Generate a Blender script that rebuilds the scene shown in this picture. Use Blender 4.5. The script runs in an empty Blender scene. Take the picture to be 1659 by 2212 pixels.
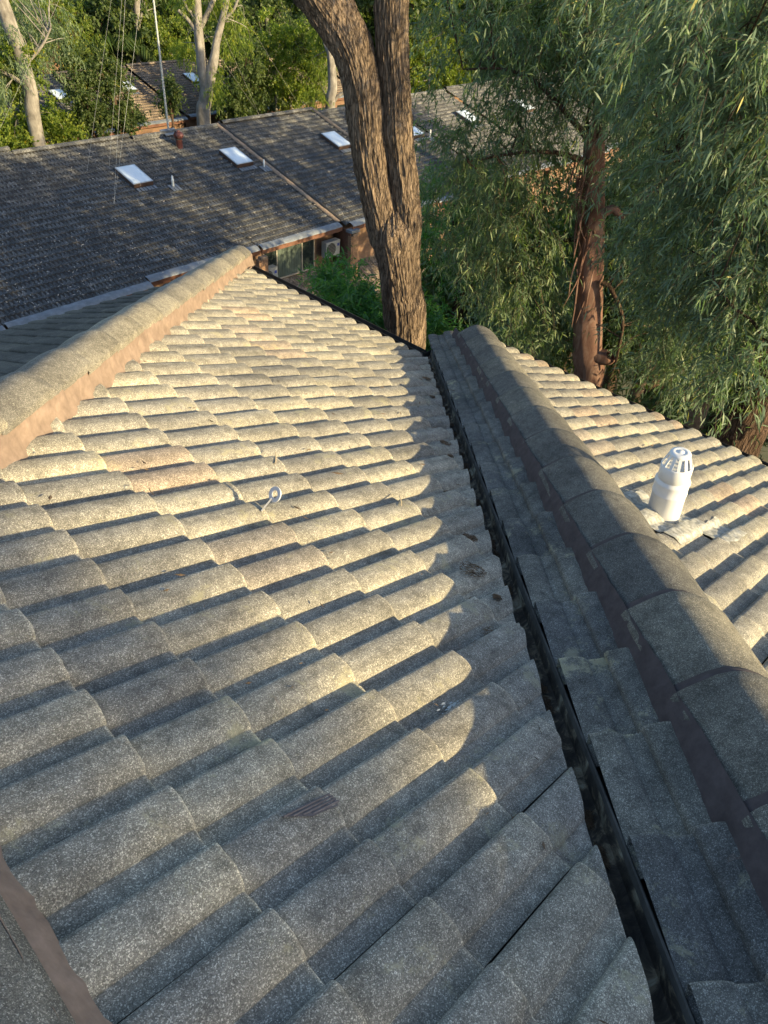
import bpy, bmesh, math, random
import numpy as np
from mathutils import Vector, Matrix, noise

S = bpy.context.scene
COL = S.collection
R_ = math.radians

# ------------------------------------------------------------------ camera
CAM = np.array([-0.2059, -0.7273, 1.2424])
RIGHT = np.array([0.6979, -0.7137, 0.0599]); DOWN = np.array([-0.4221, -0.4775, -0.7706]); FWD = np.array([0.5785, 0.5125, -0.6345])
RIGHT /= np.linalg.norm(RIGHT); FWD -= RIGHT * (FWD @ RIGHT); FWD /= np.linalg.norm(FWD); DOWN = np.cross(FWD, RIGHT)
FPX = 2376.64 / 1.507
cam = bpy.data.cameras.new('camera')
co = bpy.data.objects.new('camera', cam); COL.objects.link(co)
cam.sensor_fit = 'VERTICAL'; cam.sensor_height = 24; cam.lens = 24 * 2376.64 / 3333
cam.clip_start = 0.05; cam.clip_end = 2000
M3 = Matrix(((RIGHT[0], -DOWN[0], -FWD[0]), (RIGHT[1], -DOWN[1], -FWD[1]), (RIGHT[2], -DOWN[2], -FWD[2])))
co.matrix_world = Matrix.Translation(Vector(CAM)) @ M3.to_4x4()
S.camera = co

# ------------------------------------------------------------------ light
SUN_EL, SUN_AZ = 17.4, -75.5           # azimuth of the sun measured from +X
sd = np.array([math.cos(R_(SUN_EL)) * math.cos(R_(SUN_AZ)), math.cos(R_(SUN_EL)) * math.sin(R_(SUN_AZ)), math.sin(R_(SUN_EL))])
w = bpy.data.worlds.new('World'); S.world = w; w.use_nodes = True
nt = w.node_tree
sky = nt.nodes.new('ShaderNodeTexSky'); sky.sky_type = 'NISHITA'; sky.sun_disc = False
sky.sun_elevation = R_(SUN_EL); sky.sun_rotation = math.atan2(sd[0], sd[1])
sky.altitude = 50; sky.dust_density = 1.2
nt.links.new(sky.outputs[0], nt.nodes['Background'].inputs[0])
nt.nodes['Background'].inputs[1].default_value = 0.115
sl = bpy.data.lights.new('sun', 'SUN'); sl.energy = 4.1; sl.angle = R_(0.53); sl.color = (1.0, 0.78, 0.42)
so = bpy.data.objects.new('sun', sl); COL.objects.link(so)
so.rotation_euler = Vector(sd).to_track_quat('Z', 'Y').to_euler(); so.location = (3, -20, 12)
S.view_settings.view_transform = 'Standard'; S.view_settings.look = 'None'
S.view_settings.exposure = 1.58; S.view_settings.gamma = 1; S.view_settings.use_curve_mapping = False
S.cycles.max_bounces = 6; S.cycles.transparent_max_bounces = 4

# ------------------------------------------------------------------ helpers
def at(px, py, hd):
    """world point seen in direction (px,py) of a 1659x2212 frame, hd metres away horizontally"""
    d = RIGHT * (px - 829.5) / FPX + DOWN * (py - 1106) / FPX + FWD
    return CAM + d * (hd / math.hypot(d[0], d[1]))

def tag(o, label=None, cat=None, group=None, kind=None):
    if label: o['label'] = label
    if cat: o['category'] = cat
    if group: o['group'] = group
    if kind: o['kind'] = kind
    return o

def empty(name, loc, label, cat, group=None):
    o = bpy.data.objects.new(name, None); COL.objects.link(o); o.location = loc; o.empty_display_size = .2
    return tag(o, label, cat, group)

def new_mesh(name, V, F, mat, smooth=False, rnd=None):
    me = bpy.data.meshes.new(name)
    V = np.asarray(V, dtype=np.float32).reshape(-1, 3)
    if isinstance(F, np.ndarray):
        n, k = F.shape
        me.vertices.add(len(V)); me.vertices.foreach_set('co', V.ravel())
        me.loops.add(n * k); me.loops.foreach_set('vertex_index', F.astype(np.int32).ravel())
        me.polygons.add(n); me.polygons.foreach_set('loop_start', np.arange(0, n * k, k, dtype=np.int32))
        me.update(calc_edges=True)
    else:
        me.from_pydata([tuple(map(float, v)) for v in V], [], F)
    if smooth: me.polygons.foreach_set('use_smooth', [True] * len(me.polygons))
    if rnd is not None:
        a = me.attributes.new('rnd', 'FLOAT', 'POINT'); a.data.foreach_set('value', np.asarray(rnd, dtype=np.float32))
    if mat: me.materials.append(mat)
    me.update()
    return me

def obj(name, me, parent=None, mw=None):
    o = bpy.data.objects.new(name, me); COL.objects.link(o)
    if parent is not None: o.parent = parent
    if mw is not None: place(o, mw)
    return o

WM = {}                                   # world matrices of parents, kept here to avoid depsgraph updates
def place(o, mw):
    p = o.parent
    if p is not None:
        pm = WM.get(p.name, Matrix.Identity(4))
        o.matrix_parent_inverse = Matrix.Identity(4)
        o.matrix_basis = pm.inverted() @ mw
    else:
        o.matrix_basis = mw
    WM[o.name] = mw
    return o

def thing(name, loc, label, cat, group=None):
    o = empty(name, loc, label, cat, group); WM[o.name] = Matrix.Translation(Vector(loc)); return o

def wmesh(name, V, F, mat, parent=None, smooth=False, rnd=None):
    """mesh given in world coordinates, with its origin at its own base"""
    V = np.asarray(V, dtype=float).reshape(-1, 3)
    c = V.mean(axis=0); c[2] = V[:, 2].min()
    me = new_mesh(name, V - c, F, mat, smooth, rnd)
    return obj(name, me, parent, Matrix.Translation(Vector(c)))

class MB:
    def __init__(s): s.V = []; s.F = []
    def add(s, V, F):
        o = len(s.V); s.V += [tuple(map(float, v)) for v in V]; s.F += [tuple(int(i) + o for i in f) for f in F]
    def box(s, c, sx, sy, sz, ax=None):
        """c centre, full sizes, ax 3 axes"""
        c = np.array(c, float); ax = np.eye(3) if ax is None else np.array(ax, float)
        V = [c + ax[0] * a * sx / 2 + ax[1] * b * sy / 2 + ax[2] * d * sz / 2 for a in (-1, 1) for b in (-1, 1) for d in (-1, 1)]
        F = [(0, 1, 3, 2), (4, 6, 7, 5), (0, 4, 5, 1), (2, 3, 7, 6), (0, 2, 6, 4), (1, 5, 7, 3)]
        s.add(V, F)
    def tube(s, pts, rad, n=8, cap=True):
        V, F = tube(pts, rad, n); s.add(V, F)
        if cap:
            m = len(V); o = len(s.V) - m
            s.F.append(tuple(o + i for i in range(n))[::-1]); s.F.append(tuple(o + m - n + i for i in range(n)))
    def build(s, name, mat, parent=None, smooth=False):
        return wmesh(name, s.V, s.F, mat, parent, smooth)

def tube(pts, rad, n=8):
    pts = np.array(pts, float); m = len(pts)
    rad = np.full(m, rad, float) if np.isscalar(rad) else np.array(rad, float)
    T = np.gradient(pts, axis=0); T /= np.linalg.norm(T, axis=1)[:, None] + 1e-9
    ref = np.array([0.31, 0.2, 0.93]) if abs(T[0] @ np.array([0, 0, 1])) < .9 else np.array([1., 0.1, 0])
    U = np.cross(T, ref); U /= np.linalg.norm(U, axis=1)[:, None] + 1e-9
    W = np.cross(T, U)
    a = np.linspace(0, 2 * np.pi, n, endpoint=False)
    V = pts[:, None, :] + rad[:, None, None] * (np.cos(a)[None, :, None] * U[:, None, :] + np.sin(a)[None, :, None] * W[:, None, :])
    F = [(i * n + j, i * n + (j + 1) % n, (i + 1) * n + (j + 1) % n, (i + 1) * n + j) for i in range(m - 1) for j in range(n)]
    return V.reshape(-1, 3), F

def spline(pts, n):
    """Catmull-Rom through pts (rows may carry extra columns such as the radius)"""
    P = np.array(pts, float); P = np.vstack([2 * P[0] - P[1], P, 2 * P[-1] - P[-2]])
    out = []
    k = len(P) - 3
    for t in np.linspace(0, k - 1e-6, n):
        i = int(t); f = t - i; a, b, c, d = P[i:i + 4]
        out.append(.5 * ((2 * b) + (-a + c) * f + (2 * a - 5 * b + 4 * c - d) * f * f + (-a + 3 * b - 3 * c + d) * f ** 3))
    return np.array(out)

# ------------------------------------------------------------------ materials
def mat(name):
    m = bpy.data.materials.new(name); m.use_nodes = True
    n = m.node_tree; b = n.nodes['Principled BSDF']
    return m, n, b, n.links.new
def N(n, t, **k):
    x = n.nodes.new(t)
    for a, v in k.items(): setattr(x, a, v)
    return x
def ramp(n, stops, interp='LINEAR'):
    r = n.nodes.new('ShaderNodeValToRGB'); r.color_ramp.interpolation = interp
    e = r.color_ramp.elements
    while len(e) < len(stops): e.new(.5)
    for i, (p, c) in enumerate(stops):
        e[i].position = p; e[i].color = (c[0], c[1], c[2], 1) if not np.isscalar(c) else (c, c, c, 1)
    return r
def mixc(n, a, b, f, mode='MIX'):
    x = n.nodes.new('ShaderNodeMix'); x.data_type = 'RGBA'; x.blend_type = mode
    L = n.links.new
    for sock, v in ((x.inputs[6], a), (x.inputs[7], b), (x.inputs[0], f)):
        if hasattr(v, 'default_value') or hasattr(v, 'is_output'): L(v, sock)
        else: sock.default_value = v if np.isscalar(v) else (v[0], v[1], v[2], 1)
    return x.outputs[2]
def tex(n, kind, scale, vec, **k):
    t = n.nodes.new(kind); t.inputs['Scale'].default_value = scale
    for a, v in k.items(): t.inputs[a].default_value = v
    n.links.new(vec, t.inputs['Vector']); return t

def concrete(name, c0, c1, c2, tint, grain=720, bump=.45, rough=.93, spk=.62, far=False, edge=False):
    """sanded concrete tile: grains, patches of lichen and soot, each tile a little different"""
    m, n, b, L = mat(name)
    g = N(n, 'ShaderNodeNewGeometry').outputs['Position']
    oi = N(n, 'ShaderNodeObjectInfo').outputs['Random']
    big = tex(n, 'ShaderNodeTexNoise', 2.6, g, Detail=5, Roughness=.62)
    med = tex(n, 'ShaderNodeTexNoise', 26, g, Detail=6, Roughness=.7)
    gr = tex(n, 'ShaderNodeTexNoise', grain, g, Detail=3, Roughness=.75)
    sp = tex(n, 'ShaderNodeTexVoronoi', grain * .8, g)
    r1 = ramp(n, [(.3, c0), (.52, c1), (.72, c2)]); L(big.outputs[0], r1.inputs[0])
    r2 = ramp(n, [(.3, .62), (.5, .95), (.72, 1.25)]); L(med.outputs[0], r2.inputs[0])
    c = mixc(n, r1.outputs[0], r2.outputs[0], 1.0, 'MULTIPLY')
    cs = N(n, 'ShaderNodeSeparateColor'); L(sp.outputs['Color'], cs.inputs[0])
    r3 = ramp(n, [(0, .42), (.45, .8), (.74, 1.05), (.86, 1.9), (1, 3.3)]); L(cs.outputs[0], r3.inputs[0])
    c = mixc(n, c, r3.outputs[0], spk, 'MULTIPLY')
    r3b = ramp(n, [(.3, .6), (.52, .95), (.68, 1.6)]); L(gr.outputs[0], r3b.inputs[0])
    c = mixc(n, c, r3b.outputs[0], spk * .8, 'MULTIPLY')
    gr4 = tex(n, 'ShaderNodeTexNoise', grain * .28, g, Detail=2, Roughness=.85)
    r3c = ramp(n, [(.34, .66), (.5, .97), (.64, 1.42)]); L(gr4.outputs[0], r3c.inputs[0]); c = mixc(n, c, r3c.outputs[0], spk, 'MULTIPLY')
    ed = tex(n, 'ShaderNodeTexNoise', 4.3, g, Detail=5, Roughness=.7)
    if far:
        oi = ed.outputs[0]
        vc = tex(n, 'ShaderNodeTexVoronoi', 4.2, g); sc2 = N(n, 'ShaderNodeSeparateColor'); L(vc.outputs['Color'], sc2.inputs[0])
        rv2 = ramp(n, [(0, .68), (.5, .95), (.85, 1.15), (1, 1.5)]); L(sc2.outputs[0], rv2.inputs[0]); c = mixc(n, c, rv2.outputs[0], 1.0, 'MULTIPLY')
    if edge:
        mp = N(n, 'ShaderNodeMapping'); mp.inputs['Scale'].default_value = (1.3, 16, 1.3); L(g, mp.inputs[0])
        sk_ = tex(n, 'ShaderNodeTexNoise', 1.0, mp.outputs[0], Detail=6, Roughness=.65)
        r6 = ramp(n, [(.33, .74), (.5, 1.0), (.68, 1.16)]); L(sk_.outputs[0], r6.inputs[0]); c = mixc(n, c, r6.outputs[0], 1.0, 'MULTIPLY')
        li = tex(n, 'ShaderNodeTexNoise', 5.5, g, Detail=8, Roughness=.8, Distortion=.3)
        r7 = ramp(n, [(.57, 0), (.63, .6)]); L(li.outputs[0], r7.inputs[0]); c = mixc(n, c, (.3, .285, .19), r7.outputs[0])
        rs_ = tex(n, 'ShaderNodeTexNoise', 3.1, g, Detail=7, Roughness=.75, Distortion=.8)
        r8 = ramp(n, [(.66, 0), (.74, .5)]); L(rs_.outputs[0], r8.inputs[0]); c = mixc(n, c, (.3, .17, .11), r8.outputs[0])
    tv = ramp(n, [(0, (.78, .79, .81)), (.3, (1, 1, .99)), (.6, (1.16, 1.14, 1.06)), (.9, (.88, .89, .91)), (.96, tint), (1, tint)]); L(oi, tv.inputs[0])
    c = mixc(n, c, tv.outputs[0], 1.0, 'MULTIPLY')
    st = tex(n, 'ShaderNodeTexNoise', 7, g, Detail=7, Roughness=.75, Distortion=.6)
    r4 = ramp(n, [(.58, 0), (.7, .7)]); L(st.outputs[0], r4.inputs[0])
    c = mixc(n, c, (c0[0] * .45, c0[1] * .45, c0[2] * .43), r4.outputs[0])
    sp2 = tex(n, 'ShaderNodeTexVoronoi', 38, g, Randomness=1.0)
    r5 = ramp(n, [(.03, .5), (.09, 0)]); L(sp2.outputs['Distance'], r5.inputs[0])
    c = mixc(n, c, (.07, .065, .055), r5.outputs[0])
    if edge:                                             # worn pale nose edge of each tile
        ox = N(n, 'ShaderNodeSeparateXYZ'); L(N(n, 'ShaderNodeTexCoord').outputs['Object'], ox.inputs[0])
        re = ramp(n, [(0, 0), (1, 1)]); ma = N(n, 'ShaderNodeMath', operation='MULTIPLY_ADD'); ma.inputs[1].default_value = 80; ma.inputs[2].default_value = .95
        L(ox.outputs[0], ma.inputs[0]); L(ma.outputs[0], re.inputs[0])
        c = mixc(n, c, (.3, .285, .24), re.outputs[0]) if False else mixc(n, c, mixc(n, c, (1.7, 1.65, 1.55), 1.0, 'MULTIPLY'), re.outputs[0])
    L(c, b.inputs['Base Color']); b.inputs['Roughness'].default_value = rough
    b.inputs['Specular IOR Level'].default_value = .32
    bm = N(n, 'ShaderNodeBump'); bm.inputs['Strength'].default_value = bump; bm.inputs['Distance'].default_value = .0016
    L(gr.outputs[0], bm.inputs['Height'])
    bm2 = N(n, 'ShaderNodeBump'); bm2.inputs['Strength'].default_value = .5; bm2.inputs['Distance'].default_value = .006
    L(med.outputs[0], bm2.inputs['Height']); L(bm.outputs[0], bm2.inputs['Normal']); L(bm2.outputs[0], b.inputs['Normal'])
    return m

def plain(name, col, rough=.6, metal=0, var=.25, scale=12, bump=.2, dist=.003, col2=None, spec=.4):
    m, n, b, L = mat(name)
    g = N(n, 'ShaderNodeNewGeometry').outputs['Position']
    t = tex(n, 'ShaderNodeTexNoise', scale, g, Detail=7, Roughness=.68)
    c2 = col2 or tuple(x * (1 + var) for x in col); c1 = tuple(x * (1 - var) for x in col)
    r = ramp(n, [(.32, c1), (.52, col), (.7, c2)]); L(t.outputs[0], r.inputs[0])
    L(r.outputs[0], b.inputs['Base Color']); b.inputs['Roughness'].default_value = rough; b.inputs['Metallic'].default_value = metal
    b.inputs['Specular IOR Level'].default_value = spec
    bm = N(n, 'ShaderNodeBump'); bm.inputs['Strength'].default_value = bump; bm.inputs['Distance'].default_value = dist
    L(t.outputs[0], bm.inputs['Height']); L(bm.outputs[0], b.inputs['Normal'])
    return m

def leafmat(name, lo, mid, hi, trans=.45, tcol=(1.4, 1.6, .4)):
    m, n, b, L = mat(name)
    a = N(n, 'ShaderNodeAttribute', attribute_name='rnd').outputs['Fac']
    r = ramp(n, [(.0, lo), (.45, mid), (.9, hi), (1.0, (hi[0] * 1.5, hi[1] * 1.1, hi[2] * .6))]); L(a, r.inputs[0])
    L(r.outputs[0], b.inputs['Base Color']); b.inputs['Roughness'].default_value = .5
    b.inputs['Specular IOR Level'].default_value = .35
    tr = N(n, 'ShaderNodeBsdfTranslucent')
    tc = mixc(n, r.outputs[0], tcol, 1.0, 'MULTIPLY'); L(tc, tr.inputs['Color'])
    mx = N(n, 'ShaderNodeMixShader'); mx.inputs[0].default_value = trans
    L(b.outputs[0], mx.inputs[1]); L(tr.outputs[0], mx.inputs[2]); L(mx.outputs[0], n.nodes['Material Output'].inputs[0])
    return m

def barkmat(name, dark, mid, light, sx=26, sz=3.0, bump=1.0, dist=.02, plates=False):
    m, n, b, L = mat(name)
    g = N(n, 'ShaderNodeNewGeometry').outputs['Position']
    mp = N(n, 'ShaderNodeMapping'); mp.inputs['Scale'].default_value = (sx, sx, sz); L(g, mp.inputs[0])
    t = tex(n, 'ShaderNodeTexNoise', 1.0, mp.outputs[0], Detail=9, Roughness=.72, Distortion=.8)
    t2 = tex(n, 'ShaderNodeTexNoise', 2.2, g, Detail=4)
    r = ramp(n, [(.3, dark), (.5, mid), (.68, light)]); L(t.outputs[0], r.inputs[0])
    r2 = ramp(n, [(.3, .7), (.7, 1.25)]); L(t2.outputs[0], r2.inputs[0])
    c = mixc(n, r.outputs[0], r2.outputs[0], 1.0, 'MULTIPLY')
    hgt = t.outputs[0]
    if plates:
        mp2 = N(n, 'ShaderNodeMapping'); mp2.inputs['Scale'].default_value = (30, 30, 4.5); 
        dz = tex(n, 'ShaderNodeTexNoise', 9, g, Detail=3); ad = N(n, 'ShaderNodeVectorMath', operation='MULTIPLY_ADD'); ad.inputs[1].default_value = (.05, .05, .12)
        L(dz.outputs['Color'], ad.inputs[0]); L(g, ad.inputs[2]); L(ad.outputs[0], mp2.inputs[0])
        vo = N(n, 'ShaderNodeTexVoronoi', feature='DISTANCE_TO_EDGE'); vo.inputs['Scale'].default_value = 1; L(mp2.outputs[0], vo.inputs['Vector'])
        rv = ramp(n, [(0, .4), (.1, .82), (.3, 1.08)]); L(vo.outputs['Distance'], rv.inputs[0]); c = mixc(n, c, rv.outputs[0], 1.0, 'MULTIPLY')
        mh = N(n, 'ShaderNodeMath', operation='MULTIPLY_ADD'); L(rv.outputs[0], mh.inputs[0]); mh.inputs[1].default_value = .5; L(t.outputs[0], mh.inputs[2]); hgt = mh.outputs[0]
    L(c, b.inputs['Base Color']); b.inputs['Roughness'].default_value = .9; b.inputs['Specular IOR Level'].default_value = .15
    bm = N(n, 'ShaderNodeBump'); bm.inputs['Strength'].default_value = bump; bm.inputs['Distance'].default_value = dist
    L(hgt, bm.inputs['Height']); L(bm.outputs[0], b.inputs['Normal'])
    return m

MT = {}
MT['tile'] = concrete('sanded_concrete_tile', (.165, .158, .14), (.225, .215, .186), (.28, .265, .22), (1.14, .99, .9), edge=True)
MT['cap'] = concrete('sanded_ridge_cap', (.125, .118, .1), (.18, .17, .145), (.23, .215, .175), (1.0, .98, .92))
MT['dampcap'] = concrete('damp_ridge_cap', (.07, .068, .062), (.11, .107, .095), (.155, .148, .125), (1, 1, 1))  # darker than the other cap colours, for the hip between B and C
MT['mortar_dark'] = plain('stained_mortar', (.066, .055, .056), .95, 0, .25, 22, .6, .006, spec=.2)  # darker, greyer mortar for the hip between B and C
MT['moss'] = concrete('dark_mossy_tile', (.03, .032, .03), (.055, .056, .052), (.085, .084, .076), (1, 1, 1))  # tile colour darkened to paint in the shade on far slope D
MT['damp'] = concrete('damp_mossy_tile', (.065, .067, .064), (.11, .11, .103), (.16, .157, .14), (1, 1, 1), edge=True)  # darker copy of the slope tile colours for strip B
MT['nbtile'] = concrete('weathered_dark_tile', (.048, .051, .058), (.076, .08, .087), (.12, .118, .12), (1.35, 1.12, 1.0), grain=60, bump=.3, spk=.45, far=True)
MT['nbtile2'] = concrete('weathered_brown_tile', (.10, .08, .066), (.15, .122, .1), (.2, .165, .13), (1.1, 1.0, .9), grain=50, bump=.3, spk=.4, far=True)
MT['mortar'] = plain('pink_brown_mortar', (.2, .152, .124), .95, 0, .28, 16, .6, .006, spec=.2)
MT['mortar2'] = plain('weathered_mortar', (.22, .17, .13), .95, 0, .35, 9, .6, .01, spec=.2)
MT['gutter'] = plain('dark_gutter_metal', (.035, .033, .03), .6, .2, .5, 14, .5, .004)
MT['white_metal'] = plain('white_paint', (.62, .63, .62), .4, 0, .08, 8, .1, .001)
MT['lead'] = plain('lead_flashing', (.17, .19, .215), .6, .3, .28, 5, .8, .02)
MT['galv'] = plain('galvanised_metal', (.42, .45, .47), .4, .6, .2, 20, .3, .002)
MT['pvc'] = plain('white_pvc', (.6, .61, .61), .45, 0, .04, 30, .15, .0006)
MT['flash'] = plain('painted_lead_sheet', (.3, .3, .27), .85, 0, .5, 45, .7, .003, col2=(.5, .5, .46))
MT['rust'] = plain('rusty_fascia', (.085, .035, .02), .85, 0, .4, 10, .4, .004)
MT['fascia'] = plain('brown_fascia', (.12, .055, .035), .7, 0, .3, 6, .2, .003)
MT['glass'] = plain('window_glass', (.02, .028, .028), .08, 0, .3, 1.2, .02, .001, spec=.8)
MT['curtain'] = plain('dark_curtain', (.06, .085, .075), .8, 0, .3, 3, .3, .01)
MT['skyglass'] = plain('skylight_dome', (.55, .62, .68), .18, 0, .1, 1.4, .05, .002, spec=.8)
MT['frame'] = plain('aluminium_frame', (.35, .33, .29), .5, .3, .15, 8, .1, .001)
MT['copper'] = plain('brown_flashing', (.09, .055, .042), .5, .3, .4, 9, .3, .004)
MT['steel'] = plain('zinc_plated_steel', (.5, .52, .55), .5, .3, .1, 60, .2, .0006)
MT['turbine'] = plain('maroon_metal', (.13, .05, .045), .4, .3, .3, 8, .2, .002)
MT['litter'] = plain('dry_needles', (.11, .075, .045), .9, 0, .5, 60, .3, .002)
MT['straw'] = plain('dry_leaf', (.52, .4, .24), .8, 0, .3, 40, .2, .001)
MT['wire'] = plain('wire', (.4, .4, .38), .5, .4, .1, 5, .1, .001)
MT['ribbed'] = plain('bare_concrete_rib', (.11, .098, .1), .9, 0, .25, 40)
MT['lip'] = plain('dull_metal_lip', (.05, .05, .047), .95, 0, .5, 16, .3, .002)
MT['deck'] = plain('roof_underlay', (.03, .028, .026), .9)
MT['bark'] = barkmat('ironbark', (.05, .035, .026), (.18, .135, .1), (.32, .255, .195), 48, 3.0, 1.0, .03, True)
MT['redbark'] = barkmat('smooth_red_gum_bark', (.07, .036, .028), (.14, .08, .062), (.21, .15, .125), 7, 2.2, .5, .012)
MT['whitebark'] = barkmat('pale_gum_bark', (.1, .09, .08), (.185, .173, .155), (.26, .247, .225), 4, 1.2, .3, .01)
MT['darkbark'] = barkmat('dark_bark', (.03, .02, .015), (.08, .052, .036), (.14, .095, .068), 24, 2.4, 1.0, .03, True)
MT['twig'] = plain('twig', (.12, .085, .06), .9, 0, .3, 9)
MT['gumleaf'] = leafmat('gum_leaf', (.055, .092, .056), (.108, .16, .095), (.2, .255, .115), .38, (1.25, 1.5, .45))
MT['gumleaf2'] = leafmat('grey_gum_leaf', (.07, .115, .075), (.125, .185, .12), (.21, .27, .15), .34, (1.15, 1.4, .5))
MT['bushleaf'] = leafmat('bright_bush_leaf', (.055, .095, .018), (.13, .185, .03), (.24, .27, .045), .5)
MT['darkleaf'] = leafmat('olive_leaf', (.03, .052, .02), (.06, .092, .032), (.11, .145, .045), .45)
MT['bamboo'] = leafmat('narrow_green_leaf', (.03, .09, .028), (.06, .16, .05), (.13, .25, .07), .45)
MT['palmleaf'] = leafmat('palm_leaf', (.02, .045, .015), (.04, .08, .02), (.1, .13, .03), .4)

def brickmat():
    m, n, b, L = mat('brick_wall')
    tc = N(n, 'ShaderNodeTexCoord').outputs['Object']
    mp = N(n, 'ShaderNodeMapping'); mp.inputs['Rotation'].default_value = (math.pi / 2, 0, 0); L(tc, mp.inputs[0])
    t = N(n, 'ShaderNodeTexBrick'); L(mp.outputs[0], t.inputs['Vector']); t.inputs['Scale'].default_value = 1
    t.inputs['Brick Width'].default_value = .24; t.inputs['Row Height'].default_value = .086; t.inputs['Mortar Size'].default_value = .008
    t.inputs['Color1'].default_value = (.19, .105, .062, 1); t.inputs['Color2'].default_value = (.14, .08, .05, 1); t.inputs['Mortar'].default_value = (.13, .11, .09, 1)
    L(t.outputs[0], b.inputs['Base Color']); b.inputs['Roughness'].default_value = .9
    return m
MT['brick'] = brickmat()
MT['brickobj'] = plain('clay_brick', (.27, .16, .095), .9, 0, .3, 9, .5, .004)

def gutterfloor():
    m, n, b, L = mat('grimy_valley_metal')
    g = N(n, 'ShaderNodeNewGeometry').outputs['Position']
    t = tex(n, 'ShaderNodeTexNoise', 13, g, Detail=8, Roughness=.7, Distortion=.7)
    r = ramp(n, [(.38, (.012, .011, .009)), (.5, (.045, .038, .028)), (.57, (.16, .135, .09)), (.66, (.26, .26, .2))]); L(t.outputs[0], r.inputs[0])
    L(r.outputs[0], b.inputs['Base Color']); b.inputs['Roughness'].default_value = .85
    bm = N(n, 'ShaderNodeBump'); bm.inputs['Distance'].default_value = .006; L(t.outputs[0], bm.inputs['Height']); L(bm.outputs[0], b.inputs['Normal'])
    return m
MT['valley'] = gutterfloor()

def groundmat():
    m, n, b, L = mat('leaf_littered_ground')
    g = N(n, 'ShaderNodeNewGeometry').outputs['Position']
    t = tex(n, 'ShaderNodeTexNoise', .5, g, Detail=10, Roughness=.7)
    r = ramp(n, [(.35, (.018, .03, .01)), (.5, (.045, .05, .02)), (.65, (.08, .06, .035))]); L(t.outputs[0], r.inputs[0])
    L(r.outputs[0], b.inputs['Base Color']); b.inputs['Roughness'].default_value = .95
    return m
MT['ground'] = groundmat()

# ------------------------------------------------------------------ ground
def sm(a, b, x):
    t = min(1, max(0, (x - a) / (b - a))); return t * t * (3 - 2 * t)
def gz(x, y):
    h = -6.8 - 7.4 * sm(4, 21, max(y, x * .55)) - 1.2 * sm(30, 48, y)
    h += 10 * sm(62, 150, math.hypot(x * .6, y)) + .25 * noise.noise(Vector((x * .15, y * .15, 0)))
    return h
gx = np.concatenate([np.arange(-60, 80, 2.5), np.arange(80, 420, 20), ]); gx = np.concatenate([np.arange(-300, -60, 20), gx])
gy = np.concatenate([np.arange(-200, -40, 20), np.arange(-40, 90, 2.5), np.arange(90, 900, 30)])
V = [(x, y, gz(x, y)) for y in gy for x in gx]; nx = len(gx)
F = np.array([(j * nx + i, j * nx + i + 1, (j + 1) * nx + i + 1, (j + 1) * nx + i) for j in range(len(gy) - 1) for i in range(nx - 1)])
tag(obj('ground', new_mesh('ground', V, F, MT['ground'], True)), kind='structure')

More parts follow.
